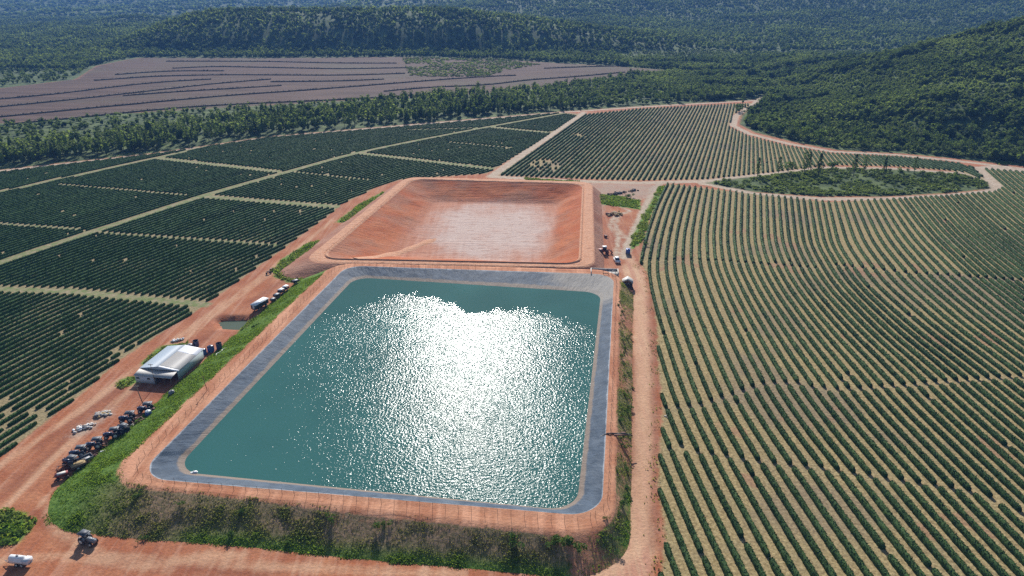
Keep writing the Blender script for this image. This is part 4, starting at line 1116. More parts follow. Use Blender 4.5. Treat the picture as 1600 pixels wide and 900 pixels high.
# ------------------------------------------------------------------ vehicles and machines
def wheels(root, spec, rimmat='rim'):
    for x_, y_, r, w in spec:
        wh = MB().wheel((x_, y_, r), r, w).build("wheel", M['rubber'], root)
        b = MB(); s = 1 if y_ > 0 else -1
        b.tube((x_, y_ + s * w * .42, r), (x_, y_ + s * w * .54, r), r * .55, r * .5, 14); b.tube((x_, y_ + s * w * .5, r), (x_, y_ + s * w * .6, r), r * .18, r * .14, 8); b.build("rim", M[rimmat], wh)
def tractor(hood='navy', roof='canopy'):
    e = empty("tractor", (0, 0, 0))
    b = MB(); b.box((.95, 0, 1.0), (1.7, .66, .62), taper=.9); b.box((1.85, 0, .95), (.14, .62, .6)); b.box((.2, 0, .62), (2.6, .42, .4)); b.build("body", M[hood], e)
    b = MB()
    for s in (-1, 1):
        b.box((-.55, s * .62, 1.32), (1.1, .42, .09)); b.box((-1.05, s * .62, 1.1), (.09, .42, .5)); b.box((.02, s * .62, 1.12), (.09, .42, .42))
    b.build("fender", M[hood], e)
    b = MB(); b.box((-.62, 0, 1.12), (.5, .5, .12)); b.box((-.9, 0, 1.4), (.12, .5, .5)); b.build("seat", M['black'], e)
    b = MB(); b.box((-.40, 0, 2.17), (1.95, 1.5, .1), taper=.93); b.box((-.40, 0, 2.25), (1.4, 1.1, .06)); b.build("canopy", M[roof], e)
    b = MB()
    for x_ in (-1.15, .25):
        for s in (-1, 1): b.tube((x_, s * .55, 1.0), (x_, s * .58, 2.15), .045, None, 6)
    b.build("canopy_post", M['dark'], e)
    MB().tube((1.2, .22, 1.3), (1.2, .22, 2.0), .05, .045, 8).build("exhaust", M['black'], e)
    b = MB(); b.tube((.15, 0, 1.2), (-.15, 0, 1.55), .03, None, 6); b.tube((-.17, -.2, 1.55), (-.17, .2, 1.55), .03, None, 6); b.build("steering_wheel", M['black'], e)
    wheels(e, [(-.6, .72, .72, .42), (-.6, -.72, .72, .42), (1.3, .62, .45, .28), (1.3, -.62, .45, .28)])
    b = MB(); b.box((-1.45, 0, .65), (.5, .6, .12)); b.tube((-1.2, .3, .6), (-1.9, .3, .75), .05, None, 6); b.tube((-1.2, -.3, .6), (-1.9, -.3, .75), .05, None, 6); b.build("hitch", M['rust'], e)
    return e
def flat_trailer(load, bed):
    e = empty("farm_trailer", (0, 0, 0))
    b = MB(); b.box((0, 0, .85), (3.0, 1.7, .14)); b.build("bed", M[bed], e)
    for s in (-1, 1): MB().box((0, s * .83, 1.1), (3.0, .05, .38)).build("side_board", M[bed], e)
    for s in (-1, 1): MB().box((s * 1.47, 0, 1.1), (.05, 1.6, .38)).build("end_board", M[bed], e)
    if load: 
        b = MB(); b.box((0, 0, 1.05), (2.8, 1.55, .26)); b.blob((.3, .1, 1.15), (1.9, 1.2, .5), 3); b.build("load", M[load], e)
    b = MB(); b.tube((1.5, .4, .75), (2.5, 0, .6), .06, None, 6); b.tube((1.5, -.4, .75), (2.5, 0, .6), .06, None, 6); b.build("drawbar", M['rust'], e)
    wheels(e, [(-.3, .75, .42, .24), (-.3, -.75, .42, .24)]); return e
def plough(m='rust'):
    e = empty("plough", (0, 0, 0))
    b = MB(); b.box((0, -.6, .75), (2.4, .12, .12)); b.box((0, .6, .75), (2.4, .12, .12)); b.box((-1, 0, .75), (.12, 1.3, .12)); b.box((1, 0, .75), (.12, 1.3, .12)); b.tube((0, -.5, .8), (0, 0, 1.4), .06, None, 6); b.tube((0, .5, .8), (0, 0, 1.4), .06, None, 6); b.build("plough_frame", M[m], e)
    for k in range(5):
        b = MB(); x_ = -1 + k * .5; b.tube((x_, -.6 + .3 * (k % 2), .7), (x_ + .2, -.6 + .3 * (k % 2), .25), .05, None, 6); b.wheel((x_ + .2, -.6 + .3 * (k % 2), .32), .32, .06, 12); b.build("disc", M['rust'], e)
    for k in range(4): 
        b = MB(); x_ = -.9 + k * .6; b.tube((x_, .6, .72), (x_ - .15, .6, .1), .045, .03, 6); b.build("tine", M['rust'], e)
    return e
def put(o, px, py, rz, label, cat=None, group=None, z=None, s=1.0):
    x, y = at(px, py); o.location = (x, y, float(ground_z(x, y)[0]) if z is None else z); o.rotation_euler = (0, 0, rz); o.scale = (s, s, s)
    tag(o, label, cat, group); return o
T0 = tractor()
G1 = "tractors parked along the foot of the bank"
first = True
for px, py, rz, s, lb in ((113, 727, 2.9, 1.1, "tractor with pale grey canopy next to the sandy trailer"), (126, 712, 3.35, 1.12, "dark blue tractor just above the grey bed trailer"), (151, 699, 3.35, 1.12, "blue tractor standing alone with a small red implement behind"), (178, 683, 3.4, 1.1, "dark tractor at the lower end of the middle group"), (194, 676, 2.6, 1.08, "tractor with square grey roof in the middle group"), (202, 658, 3.3, 1.15, "dark tractor at the upper end of the middle group"), (230, 643, 3.3, 1.12, "blue tractor parked behind the leaning utility pole")):
    o = T0 if first else copy_tree(T0); first = False
    put(o, px, py, rz, lb, "tractor", G1, s=s)
o = tractor('grey', 'canopy'); put(o, 138, 848, -.35, "grey-roofed tractor alone on the road beside the bank corner", "tractor", s=1.08)
put(flat_trailer('tan', 'wood'), 124, 731, .75, "wooden farm trailer loaded with yellow sand beside the tractors", "trailer", s=1.05)
put(flat_trailer(None, 'grey'), 134, 722, .85, "empty grey metal farm trailer behind the sandy trailer", "trailer", s=1.05)
P0 = plough()
first = True
for px, py, rz, s, lb in ((100, 735, .3, 1.15, "rusty disc plough at the lower left end of the machine row"), (144, 714, 1.2, .9, "reddish implement behind the grey bed trailer"), (164, 698, .2, .7, "small red implement hitched behind the lone blue tractor"), (216, 661, .9, 1.2, "rusty plough lying between two tractors near the pole")):
    o = P0 if first else copy_tree(P0); first = False
    put(o, px, py, rz, lb, "implement", "farm implements beside the tractors", s=s)
# small red mower at the end of the row
e = empty("seed_drill", (0, 0, 0)); b = MB(); b.box((0, 0, .9), (1.9, .9, .5), taper=1.2); b.build("hopper", M['red'], e); MB().box((0, 0, 1.22), (1.5, .8, .08)).build("lid", M['stone'], e)
b = MB(); b.box((0, 0, .5), (2.0, .2, .2)); b.tube((0, .4, .5), (0, 1.4, .5), .06, None, 6); b.build("chassis", M['rust'], e); wheels(e, [(-.8, .55, .35, .2), (-.8, -.55, .35, .2), (.8, .55, .35, .2), (.8, -.55, .35, .2)], 'rust')
put(e, 98, 747, .6, "small dark red seed drill with pale lid at the row's end", "implement", "farm implements beside the tractors", s=1.1)
# blue drum by the pole
def drum(m, lid, label, px, py, r=.55, h=1.2, open_top=False, rz=0, name="water_tank", cat="tank", group=None):
    e = empty(name, (0, 0, 0)); b = MB()
    n = 20
    b.tube((0, 0, 0), (0, 0, h * .12), r * .93, r, n); 
    for k in range(4): z0 = h * (.12 + .2 * k); b.tube((0, 0, z0), (0, 0, z0 + h * .1), r, r * 1.04, n, False); b.tube((0, 0, z0 + h * .1), (0, 0, z0 + h * .2), r * 1.04, r, n, False)
    if open_top:
        b.tube((0, 0, h * .92), (0, 0, h), r, r * 1.06, n, False); b.tube((0, 0, h), (0, 0, h * .3), r * .98, r * .9, n, False); b.tube((0, 0, h * .28), (0, 0, h * .3), r * .9, r * .9, n)
        b.build("tank_wall", M[m], e)
        rim = MB(); a = np.linspace(0, 2 * np.pi, 21)
        for q, w in zip(a, a[1:]): rim.tube((r * 1.04 * math.cos(q), r * 1.04 * math.sin(q), h), (r * 1.04 * math.cos(w), r * 1.04 * math.sin(w), h), .04, None, 5, False)
        rim.build("rim", M[lid], e)
    else:
        b.build("tank_wall", M[m], e)
        t = MB(); t.tube((0, 0, h * .92), (0, 0, h * 1.06), r * 1.02, r * .6, n); t.tube((0, 0, h * 1.06), (0, 0, h * 1.13), r * .32, r * .3, 12); t.build("lid", M[lid], e)
    put(e, px, py, rz, label, cat, group); return e
drum('blueb', 'white', "blue drum with white lid next to the leaning utility pole", 233, 651, .75, 1.7, name="water_drum", cat="drum")
GT = "water tanks behind the shed"
drum('blue', 'navy', "blue water tank with domed lid closest to the shed's back corner", 318, 554, .95, 1.75, group=GT)
drum('blue', 'navy', "second blue domed water tank, beyond the one at the shed's corner", 330, 549, .95, 1.8, group=GT)
drum('navy', 'dark', "dark open-topped tank standing past the two blue domed tanks", 343, 545, .8, 1.9, True, group=GT)
drum('navy', 'black', "dark open-topped tank standing tallest behind the shed ridge", 307, 541, .8, 1.9, True, group=GT)
drum('navy', 'grey', "dark tank with grey lid just left of the tallest tank", 298, 545, .9, 1.5, group=GT)
def dish(px, py, label, s):
    e = empty("water_trough", (0, 0, 0)); b = MB(); n = 24
    b.tube((0, 0, 0), (0, 0, .9), 1.25, 1.4, n, False); b.tube((0, 0, .9), (0, 0, .35), 1.3, 1.1, n, False); b.tube((0, 0, .33), (0, 0, .35), 1.1, 1.1, n); b.build("basin", M['white'], e)
    b = MB(); a = np.linspace(0, 2 * np.pi, 25)
    for q, w in zip(a, a[1:]): b.tube((1.38 * math.cos(q), 1.38 * math.sin(q), .9), (1.38 * math.cos(w), 1.38 * math.sin(w), .9), .07, None, 6, False)
    b.build("rim", M['white'], e); put(e, px, py, 0, label, "trough", "white round troughs by the grass bank", s=s); e.scale = (s, s, s)
dish(346, 557, "white round trough nearer the shed", .95); dish(354, 550, "white round trough farther from the shed, beside the dark open tank", .85)
# white tank trailer, bottom left
e = empty("tank_trailer", (0, 0, 0))
b = MB(); b.box((0, 0, 1.15), (3.4, 1.35, .75), taper=.96); b.tube((-1.72, 0, 1.45), (1.0, 0, 1.45), .62, .62, 20); b.build("tank", M['white'], e)
b = MB(); b.box((1.62, 0, 1.2), (1.0, 1.45, .85)); b.build("pump_box", M['wallp'], e)
b = MB(); b.box((0, 0, .68), (4.4, .9, .16)); b.tube((-2.2, .35, .65), (-3.1, 0, .6), .06, None, 6); b.tube((-2.2, -.35, .65), (-3.1, 0, .6), .06, None, 6); b.build("chassis", M['grey'], e)
b = MB(); b.tube((-.2, 0, 2.02), (-.2, 0, 2.2), .26, .24, 14); b.build("hatch", M['grey'], e)
wheels(e, [(-.3, .62, .42, .26), (-.3, -.62, .42, .26), (.75, .62, .42, .26), (.75, -.62, .42, .26)])
put(e, 33, 882, -.12, "white tank trailer parked at the roadside beside the bushes", "tank trailer", s=1.0)
# long trailer with white roof
e = empty("roofed_trailer", (0, 0, 0))
b = MB(); b.box((0, 0, 1.75), (6.2, 2.1, 1.5)); b.build("body", M['dark'], e)
b = MB(); b.box((0, 0, 2.58), (6.6, 2.4, .12)); b.box((0, 0, 2.68), (6.4, 1.6, .1)); b.build("roof", M['white'], e)
for k in range(4):
    for s in (-1, 1): 
        f = MB().box((-2.3 + k * 1.5, s * 1.06, 1.95), (1.1, .04, .7)).build("window", M['glass'], e)
        MB().box((-2.3 + k * 1.5, s * 1.075, 1.56), (1.2, .06, .07)).build("sill", M['grey'], f)
d = MB().box((-3.11, 0, 1.7), (.05, .8, 1.4)).build("door", M['wallp'], e); MB().box((-3.15, .3, 1.7), (.05, .05, .2)).build("handle", M['steel'], d)
b = MB(); b.box((0, 0, .92), (6.4, 1.2, .16)); b.tube((3.2, 0, .85), (4.2, 0, .7), .08, None, 6); b.build("chassis", M['dark'], e)
wheels(e, [(-1.8, .9, .5, .28), (-1.8, -.9, .5, .28), (1.8, .9, .5, .28), (1.8, -.9, .5, .28)])
put(e, 407, 482, 1.2, "long dark trailer with flat white roof beside the grassy bank", "trailer", s=1.0)
# row of small trailers
def cart(roof):
    e = empty("farm_cart", (0, 0, 0)); b = MB(); b.box((0, 0, 1.0), (2.2, 1.4, .12)); b.build("bed", M['wood'], e)
    for s in (-1, 1): MB().box((0, s * .68, 1.35), (2.2, .05, .6)).build("side_board", M['dark'], e)
    if roof: 
        MB().box((0, 0, 2.0), (2.0, 1.5, .09)).build("roof", M['white'], e); b = MB()
        for x_ in (-.9, .9):
            for s in (-1, 1): b.tube((x_, s * .65, 1.0), (x_, s * .65, 2.0), .04, None, 5)
        b.build("roof_post", M['dark'], e)
    else: MB().box((0, 0, 1.35), (1.9, 1.2, .5)).build("load", M['grey'], e)
    MB().tube((1.1, 0, .9), (1.9, 0, .7), .06, None, 6).build("drawbar", M['rust'], e); wheels(e, [(0, .7, .42, .22), (0, -.7, .42, .22)]); return e
GC = "farm carts parked below the reservoir bank"
c1, c2 = cart(True), cart(False)
put(c1, 447, 455, 1.1, "farm cart with white roof, farther of two roofed carts", "cart", GC); put(copy_tree(c1), 440, 460, 1.1, "farm cart with white roof, nearer of two roofed carts", "cart", GC)
put(c2, 433, 466, 1.2, "open grey loaded cart next to the nearer roofed cart", "cart", GC); put(copy_tree(c2), 427, 472, 1.2, "open cart nearest the long white-roofed trailer", "cart", GC, s=.85); put(copy_tree(c2), 462, 444, .8, "lone cart standing farthest up the bank", "cart", GC)
# motorbikes by the grass
def bike(px, py, rz, label):
    e = empty("motorbike", (0, 0, 0)); b = MB(); b.box((0, 0, .75), (.9, .28, .3)); b.tube((.35, 0, .9), (.62, 0, .35), .05, None, 6); b.tube((-.3, 0, .7), (-.6, 0, .35), .05, None, 6); b.build("frame", M['red'], e)
    MB().box((-.25, 0, .95), (.7, .26, .1)).build("seat", M['black'], e); MB().tube((.38, -.35, 1.1), (.38, .35, 1.1), .03, None, 6).build("handlebar", M['steel'], e)
    for x_ in (-.65, .65): MB().wheel((x_, 0, .33), .33, .14).build("wheel", M['rubber'], e)
    put(e, px, py, rz, label, "motorbike", "motorbikes left by the grass patch", s=1.15)
bike(420, 428, .5, "dark motorbike nearer the road by the grass patch"); bike(424, 424, .9, "second motorbike, on the grass side of the pair")
# white car
def car(px, py, rz, label, m):
    e = empty("parked_car", (0, 0, 0))
    b = MB(); b.box((0, 0, .62), (3.9, 1.7, .55), taper=.95); b.build("body", M[m], e)
    b = MB(); b.box((-.2, 0, 1.2), (2.2, 1.45, .58), taper=.82); b.build("cabin_glass", M['glass'], e); MB().box((-.2, 0, 1.51), (1.8, 1.2, .06)).build("roof", M[m], e)
    for s in (-1, 1): MB().box((1.93, s * .55, .68), (.06, .36, .16)).build("headlight", M['glass'], e)
    wheels(e, [(1.2, .8, .33, .22), (1.2, -.8, .33, .22), (-1.25, .8, .33, .22), (-1.25, -.8, .33, .22)])
    return put(e, px, py, rz, label, "car", s=1.15)
car(964, 409, -1.5, "white car parked beside the concrete intake", 'white')
# blue tank cart by the green strip
e = empty("tank_cart", (0, 0, 0)); MB().box((0, 0, 1.35), (2.6, 1.7, 1.2), taper=.92).build("tank", M['blue'], e); b = MB(); b.box((0, 0, .68), (3.2, 1.3, .16)); b.tube((1.6, 0, .68), (2.4, 0, .6), .06, None, 6); b.build("chassis", M['grey'], e)
MB().tube((0, 0, 1.95), (0, 0, 2.1), .3, .28, 12).build("lid", M['navy'], e); wheels(e, [(0, .75, .42, .24), (0, -.75, .42, .24)])
put(e, 981, 397, 1.4, "blue box tank cart beside the bright green verge", "tank cart", s=1.05)
# red loader
e = empty("wheel_loader", (0, 0, 0))
b = MB(); b.box((-.9, 0, 1.35), (2.2, 1.3, .8), taper=.92); b.box((0, 0, .95), (3.6, .8, .4)); b.build("body", M['red'], e)
b = MB(); b.box((.3, 0, 2.0), (1.3, 1.3, 1.2), taper=.9); b.build("cab_glass", M['glass'], e); MB().box((.3, 0, 2.66), (1.5, 1.5, .12)).build("roof", M['white'], e)
b = MB()
for s in (-1, 1): b.tube((.7, s * .5, 1.6), (2.2, s * .5, 1.3), .1, None, 6); b.tube((2.2, s * .5, 1.3), (2.7, s * .5, .6), .1, None, 6)
b.build("loader_arm", M['red'], e); b = MB(); b.box((2.95, 0, .5), (.5, 2.1, .08)); b.box((2.72, 0, .8), (.08, 2.1, .7)); b.box((2.95, 1.03, .7), (.5, .06, .5)); b.box((2.95, -1.03, .7), (.5, .06, .5)); b.build("bucket", M['rust'], e)
b = MB(); b.tube((-2.0, 0, 1.2), (-2.9, 0, 2.6), .12, .1, 8); b.tube((-2.9, 0, 2.6), (-3.5, 0, 1.3), .1, .09, 8); b.box((-3.5, 0, 1.1), (.5, .6, .5)); b.build("boom", M['rust'], e)
wheels(e, [(-1.2, .9, .75, .45), (-1.2, -.9, .75, .45), (1.2, .85, .6, .4), (1.2, -.85, .6, .4)], 'red')
put(e, 943, 396, .1, "dark red loader with white cab roof beside the basin", "loader", s=1.1)
e = empty("roller", (0, 0, 0)); MB().wheel((0, 0, .55), .55, 1.4).build("drum", M['rust'], e); b = MB(); b.box((0, .8, .6), (.2, .1, .2)); b.box((0, -.8, .6), (.2, .1, .2)); b.box((.9, 0, .6), (.12, 1.7, .12)); b.box((.45, .8, .6), (.9, .08, .1)); b.box((.45, -.8, .6), (.9, .08, .1)); b.tube((.9, 0, .6), (1.9, 0, .5), .06, None, 6); b.build("frame", M['dark'], e)
put(e, 946, 371, .4, "small dark towed roller on the churned red ground", "roller")

# ------------------------------------------------------------------ shed
def shed():
    e = empty("shed", (0, 0, 0)); Wd, Ln, hE, hR = 10.8, 12.4, 2.85, 3.65
    x0, x1, y0, y1 = -Wd / 2, Wd / 2, 0, Ln
    # long walls and back wall
    MB().box((x1 - .1, Ln / 2, hE / 2), (.2, Ln, hE)).build("wall", M['wallg'], e); MB().box((x0 + .1, Ln / 2, hE / 2), (.2, Ln, hE)).build("wall", M['wallg'], e)
    def gable(y):
        V = [(x0, y, 0), (x1, y, 0), (x1, y, hE), (0, y, hR - .06), (x0, y, hE), (x0, y + .2, 0), (x1, y + .2, 0), (x1, y + .2, hE), (0, y + .2, hR - .06), (x0, y + .2, hE)]
        b = MB(); b.add(V, [[0, 1, 2, 4], [5, 9, 7, 6], [0, 4, 9, 5], [1, 6, 7, 2]], [[2, 3, 4], [7, 9, 8]]); return b
    gable(y1 - .2).build("wall", M['wallp'], e)
    # front: blank pale wall on the left half, open bay on the right
    b = MB(); b.box((x0 + 3.0, .1, 1.35), (6.0, .2, 2.7)); f = b.build("wall", M['wallp'], e)
    b = MB(); V = [(x0, 0, 2.7), (x1, 0, 2.7), (x1, 0, hE), (0, 0, hR - .06), (x0, 0, hE), (x0, .2, 2.7), (x1, .2, 2.7), (x1, .2, hE), (0, .2, hR - .06), (x0, .2, hE)]
    b.add(V, [[0, 1, 2, 4], [5, 9, 7, 6], [0, 5, 6, 1]], [[2, 3, 4], [7, 9, 8]]); b.build("gable", M['wallp'], e)
    for k in (-4.6, -1.2): 
        w = MB().box((k, -.03, 1.9), (.9, .06, .5)).build("window", M['glass'], e); MB().box((k, -.07, 1.6), (1.05, .1, .07)).build("sill", M['conc'], w)
    d = MB().box((-3.0, -.03, 1.0), (.9, .05, 1.95)).build("door", M['blue'], e); MB().box((-2.7, -.07, 1.0), (.05, .06, .2)).build("handle", M['steel'], d)
    def panel(xa, xb, ya, yb, lift, mat, name):
        za = hR + (hE - hR) * abs(xa) / (Wd / 2); zb = hR + (hE - hR) * abs(xb) / (Wd / 2)
        b = MB(); n = int((yb - ya) / .45); 
        ys = np.linspace(ya, yb, n * 2 + 1); rib = np.where(np.arange(len(ys)) % 2 == 1, .05, 0)
        V = []; 
        for y_, r_ in zip(ys, rib): V += [(xa, y_, za + lift + r_), (xb, y_, zb + lift + r_), (xa, y_, za + lift - .07), (xb, y_, zb + lift - .07)]
        Qs = []
        for k in range(len(ys) - 1):
            o_ = k * 4; Qs += [[o_, o_ + 4, o_ + 5, o_ + 1], [o_ + 2, o_ + 3, o_ + 7, o_ + 6], [o_, o_ + 2, o_ + 6, o_ + 4], [o_ + 1, o_ + 5, o_ + 7, o_ + 3]]
        Qs += [[0, 1, 3, 2], [len(V) - 4, len(V) - 2, len(V) - 1, len(V) - 3]]
        b.add(V, Qs); return b.build(name, M[mat], e)
    tag(panel(x0 - .3, -.02, -.3, Ln + .3, .1, 'roofb', "roof_panel"), "blue grey left roof slope")
    tag(panel(.02, x1 + .3, .55, 8.7, .1, 'roofg', "roof_panel"), "dull grey front sheets of the right roof slope")
    tag(panel(.02, x1 + .3, 8.72, Ln + .3, .1, 'roofw', "roof_panel"), "bright white back sheets of the right roof slope")
    tag(panel(.02, x1 + .3, -.3, .53, .1, 'roofw', "roof_panel"), "white front edge of the right roof slope")
    # awning across the front
    def awn(xa, xb, mat):
        b = MB(); xs = np.linspace(xa, xb, int((xb - xa) / .35) * 2 + 1); V = []; Qs = []
        for k, x_ in enumerate(xs):
            r_ = .06 if k % 2 else 0; V += [(x_, -.35, 2.84 + r_), (x_, -3.3, 2.36 + r_), (x_, -.35, 2.78), (x_, -3.3, 2.30)]
        for k in range(len(xs) - 1):
            o_ = k * 4; Qs += [[o_, o_ + 1, o_ + 5, o_ + 4], [o_ + 2, o_ + 6, o_ + 7, o_ + 3], [o_, o_ + 4, o_ + 6, o_ + 2], [o_ + 1, o_ + 3, o_ + 7, o_ + 5]]
        b.add(V, Qs); return b.build("awning", M[mat], e)
    awn(x0 - .2, .4, 'awn'); awn(.42, x1 + .1, 'roofg')
    MB().box((x0 + 3.0, -2.9, 1.12), (6.0, .15, 2.24)).build("wall", M['wallp'], e); MB().box((x0 + .08, -1.5, 1.1), (.15, 2.7, 2.2)).build("wall", M['wallp'], e)
    for k in (-4.6, -1.4): w = MB().box((k, -3.0, 1.55), (.9, .06, .4)).build("window", M['glass'], e); MB().box((k, -3.04, 1.3), (1.0, .1, .06)).build("sill", M['conc'], w)
    for x_ in (.6, 3.2, x1 - .2): MB().tube((x_, -3.1, 0), (x_, -3.1, 2.2), .09, None, 8).build("post", M['wood'], e)
    return e
s_ = shed(); xs_, ys_ = at(250, 594); s_.location = (xs_ - .1, ys_ + .9, 0); s_.rotation_euler = (0, 0, -rad(9)); tag(s_, "white metal shed with gabled roof and front awning in the yard", "shed")

# utility poles
def pole(px, py, h, lean, label, group="utility poles in the yard", z=0, r=.13, arm=True):
    e = empty("utility_pole", (0, 0, 0)); tx, ty = lean
    MB().tube((0, 0, -.4), (tx, ty, h), r, r * .7, 8).build("shaft", M['wood'], e)
    if arm:
        MB().box((tx * .97, ty * .97, h * .96), (1.2, .1, .1)).build("crossarm", M['wood'], e)
        for s in (-.5, .5): MB().tube((tx * .97 + s, ty * .97, h * .96 + .05), (tx * .97 + s, ty * .97, h * .96 + .25), .05, .03, 6).build("insulator", M['white'], e)
    put(e, px, py, 0, label, "pole", group, z)
pole(226, 637, 6.5, (-.9, 0), "leaning wooden utility pole beside the blue tractor"); pole(244, 602, 6.6, (-.3, 0), "slim wooden pole in front of the shed awning", r=.08); x_, y_, z_ = on_px(324, 610); 
e = empty("utility_pole", (x_, y_, z_), 0, "slim rusty pole standing at the top of the left bank", "pole", "utility poles in the yard"); MB().tube((0, 0, -.3), (-.5, 0, 4.2), .09, .06, 8).build("shaft", M['rust'], e); MB().box((-.48, 0, 4.0), (.6, .08, .08)).build("crossarm", M['rust'], e)

# heaps
def heap(name, px, py, n, spread, mats, label, cat, sz=(.3, .9), seed=1):
    g = np.random.default_rng(seed); e = empty(name, (0, 0, 0))
    bs = {m: MB() for m in mats}
    for k in range(n):
        m = mats[k % len(mats)]; q = np.clip(g.normal(0, .6, 2), -1.1, 1.1) * spread * (.45 if m == 'stoned' else 1); d = g.uniform(*sz, 3) * (1, 1, .7); hgt = max(0, .55 - .25 * np.hypot(*(q / np.array(spread)))) 
        bs[m].blob((q[0], q[1], d[2] * .3 + hgt * .5), d, int(g.integers(9999)), .25)
    for m, b in bs.items():
        if b.V: b.build("pale_stones" if m in ('stone', 'white') else ("dark_stones" if m != 'tan' else "sand"), M[m], e)
    put(e, px, py, .6, label, cat); return e
heap("rubble_heap", 132, 669, 60, (2.2, 1.1), ['stone', 'stone', 'stoned', 'white'], "heap of pale rubble and dark scraps on the yard", "rubble heap", seed=2)
heap("gravel_heap", 160, 648, 60, (1.6, 1.1), ['stone', 'tan', 'conc'], "low spread of pale gravel uphill of the rubble heap", "gravel heap", (.4, .9), seed=3)
heap("gravel_heap", 152, 652, 30, (.7, .5), ['stoned'], "dark blue grey gravel heap between pale gravel and rubble", "gravel heap", (.5, 1.0), seed=4)
heap("rubble_heap", 278, 532, 30, (1.6, .6), ['white', 'stone'], "pile of white sacks and rubble on the road side behind the shed", "rubble heap", seed=5)
heap("rubble_heap", 163, 707, 14, (.7, .5), ['white', 'stone'], "small white scrap pile on the grass edge by the lone tractor", "rubble heap", (.3, .6), 6)
heap("rubble_heap", 905, 396, 26, (2.4, 2.2), ['stone', 'conc'], "scattered pale stones on the slope beside the loader", "rubble heap", (.3, .8), 7)
heap("rubble_heap", 1043, 651, 8, (.5, .5), ['stone', 'stone'], "few pale stones at the end of a coffee row", "rubble heap", (.2, .4), 8)
heap("brush_heap", 965, 303, 30, (5, 1.6), ['bwood', 'stoned'], "dark brush heap on the grey ground behind the green patch", "brush heap", (.6, 1.6), 9)
heap("brush_heap", 990, 298, 20, (3, 1.2), ['bwood', 'stoned'], "dark brush heap nearest the striped field's corner", "brush heap", (.6, 1.4), 10)
heap("soil_heap", 962, 335, 40, (4, 3), ['rust', 'tan'], "red churned soil heap behind the loader", "soil heap", (.8, 1.8), 11)
heap("rubble_heap", 206, 666, 16, (.7, .5), ['tan', 'stone'], "small yellowish scrap pile beside the middle tractors", "rubble heap", (.3, .6), 12)
# cement mixer near the shed
e = empty("cement_mixer", (0, 0, 0)); b = MB(); b.tube((-.5, 0, .9), (.1, 0, 1.1), .35, .62, 16); b.tube((.1, 0, 1.1), (.6, 0, 1.3), .62, .35, 16); b.build("drum", M['grey'], e); b = MB(); b.box((0, .5, .6), (1.4, .08, .1)); b.box((0, -.5, .6), (1.4, .08, .1)); b.tube((0, .55, .6), (0, .55, 1.1), .05, None, 6); b.tube((0, -.55, .6), (0, -.55, 1.1), .05, None, 6); b.build("frame", M['rust'], e); wheels(e, [(-.4, .6, .3, .12), (-.4, -.6, .3, .12)], 'rust')
put(e, 269, 620, .5, "grey drum cement mixer in front of the shed", "cement mixer", s=1.2)
x_, y_ = at(303, 739, WH); b = MB(); b.box((0, 0, .12), (1.6, .7, .25), taper=.8); b.box((.2, 0, .3), (.9, .5, .2), taper=.8); e = empty("float_raft", (x_, y_, WH), .3, "small white float lying in the water's left corner", "float"); b.build("hull", M['white'], e); MB().tube((0, 0, .3), (0, 0, .7), .04, None, 6).build("stake", M['steel'], e)

# hut by the road
e = empty("hut", (0, 0, 0)); b = MB(); hw, hl = 1.7, 1.6
b.add([(-hw, -hl, 2.1), (0, -hl, 3.2), (hw, -hl, 2.1), (-hw, hl, 2.1), (0, hl, 3.2), (hw, hl, 2.1), (-hw, -hl, 2.02), (0, -hl, 3.1), (hw, -hl, 2.02), (-hw, hl, 2.02), (0, hl, 3.1), (hw, hl, 2.02)], [[0, 1, 4, 3], [1, 2, 5, 4], [6, 9, 10, 7], [7, 10, 11, 8], [0, 6, 7, 1], [1, 7, 8, 2], [3, 4, 10, 9], [4, 5, 11, 10], [0, 3, 9, 6], [2, 8, 11, 5]]); b.build("roof", M['roofg'], e)
b = MB(); b.add([(-1.5, -1.4, 2.1), (1.5, -1.4, 2.1), (0, -1.4, 3.05), (-1.5, -1.3, 2.1), (1.5, -1.3, 2.1), (0, -1.3, 3.05)], [[0, 3, 4, 1]], [[0, 1, 2], [3, 5, 4]]); b.build("gable", M['wood'], e)
MB().box((0, 1.4, 1.05), (3.0, .12, 2.1)).build("wall", M['wallp'], e)
for s in (-1, 1): MB().box((s * 1.45, 0, 1.05), (.12, 2.7, 2.1)).build("wall", M['wallp'], e)
b = MB()
for k in range(9): b.box((-1.6 + k * .4, -1.75, .55), (.22, .06, 1.1))
b.box((0, -1.72, .9), (3.5, .06, .1)); b.box((0, -1.72, .3), (3.5, .06, .1)); b.build("railing", M['dark'], e)
for s in (-1, 1): MB().tube((s * 1.5, -1.5, 0), (s * 1.5, -1.5, 2.1), .08, None, 6).build("post", M['wood'], e)
put(e, 980, 449, -.15, "small open hut with pale gable roof beside the right road", "hut", s=1.15)

# concrete intake with steel gate frame at the reservoir's far right corner
ex, ey = at(945, 428, BH); ez = BH
e = empty("intake_structure", (ex, ey, ez), -.09, "concrete intake box with steel gate frame at the reservoir corner", "intake")
b = MB(); b.box((0, 4.6, -.15), (9.4, .3, .9)); b.build("back_wall", M['conc'], e)
for s in (-1, 1): MB().box((s * 4.85, 1.9, -.15), (.3, 5.7, .9)).build("side_wall", M['conc'], e)
b = MB(); b.box((0, 1.9, -.55), (9.4, 5.4, .3)); b.build("floor", M['conc'], e)
b = MB()
for x_ in (-.6, 1.2): b.tube((x_, .6, -.4), (x_, .6, 1.5), .09, None, 6)
for z_ in (1.5, .0): b.tube((-.6, .6, z_), (1.2, .6, z_), .09, None, 6)
b.build("gate_frame", M['dark'], e)
b = MB()
for x_ in (2.4, 3.8): b.tube((x_, .2, -.4), (x_, .2, 1.3), .06, None, 6)
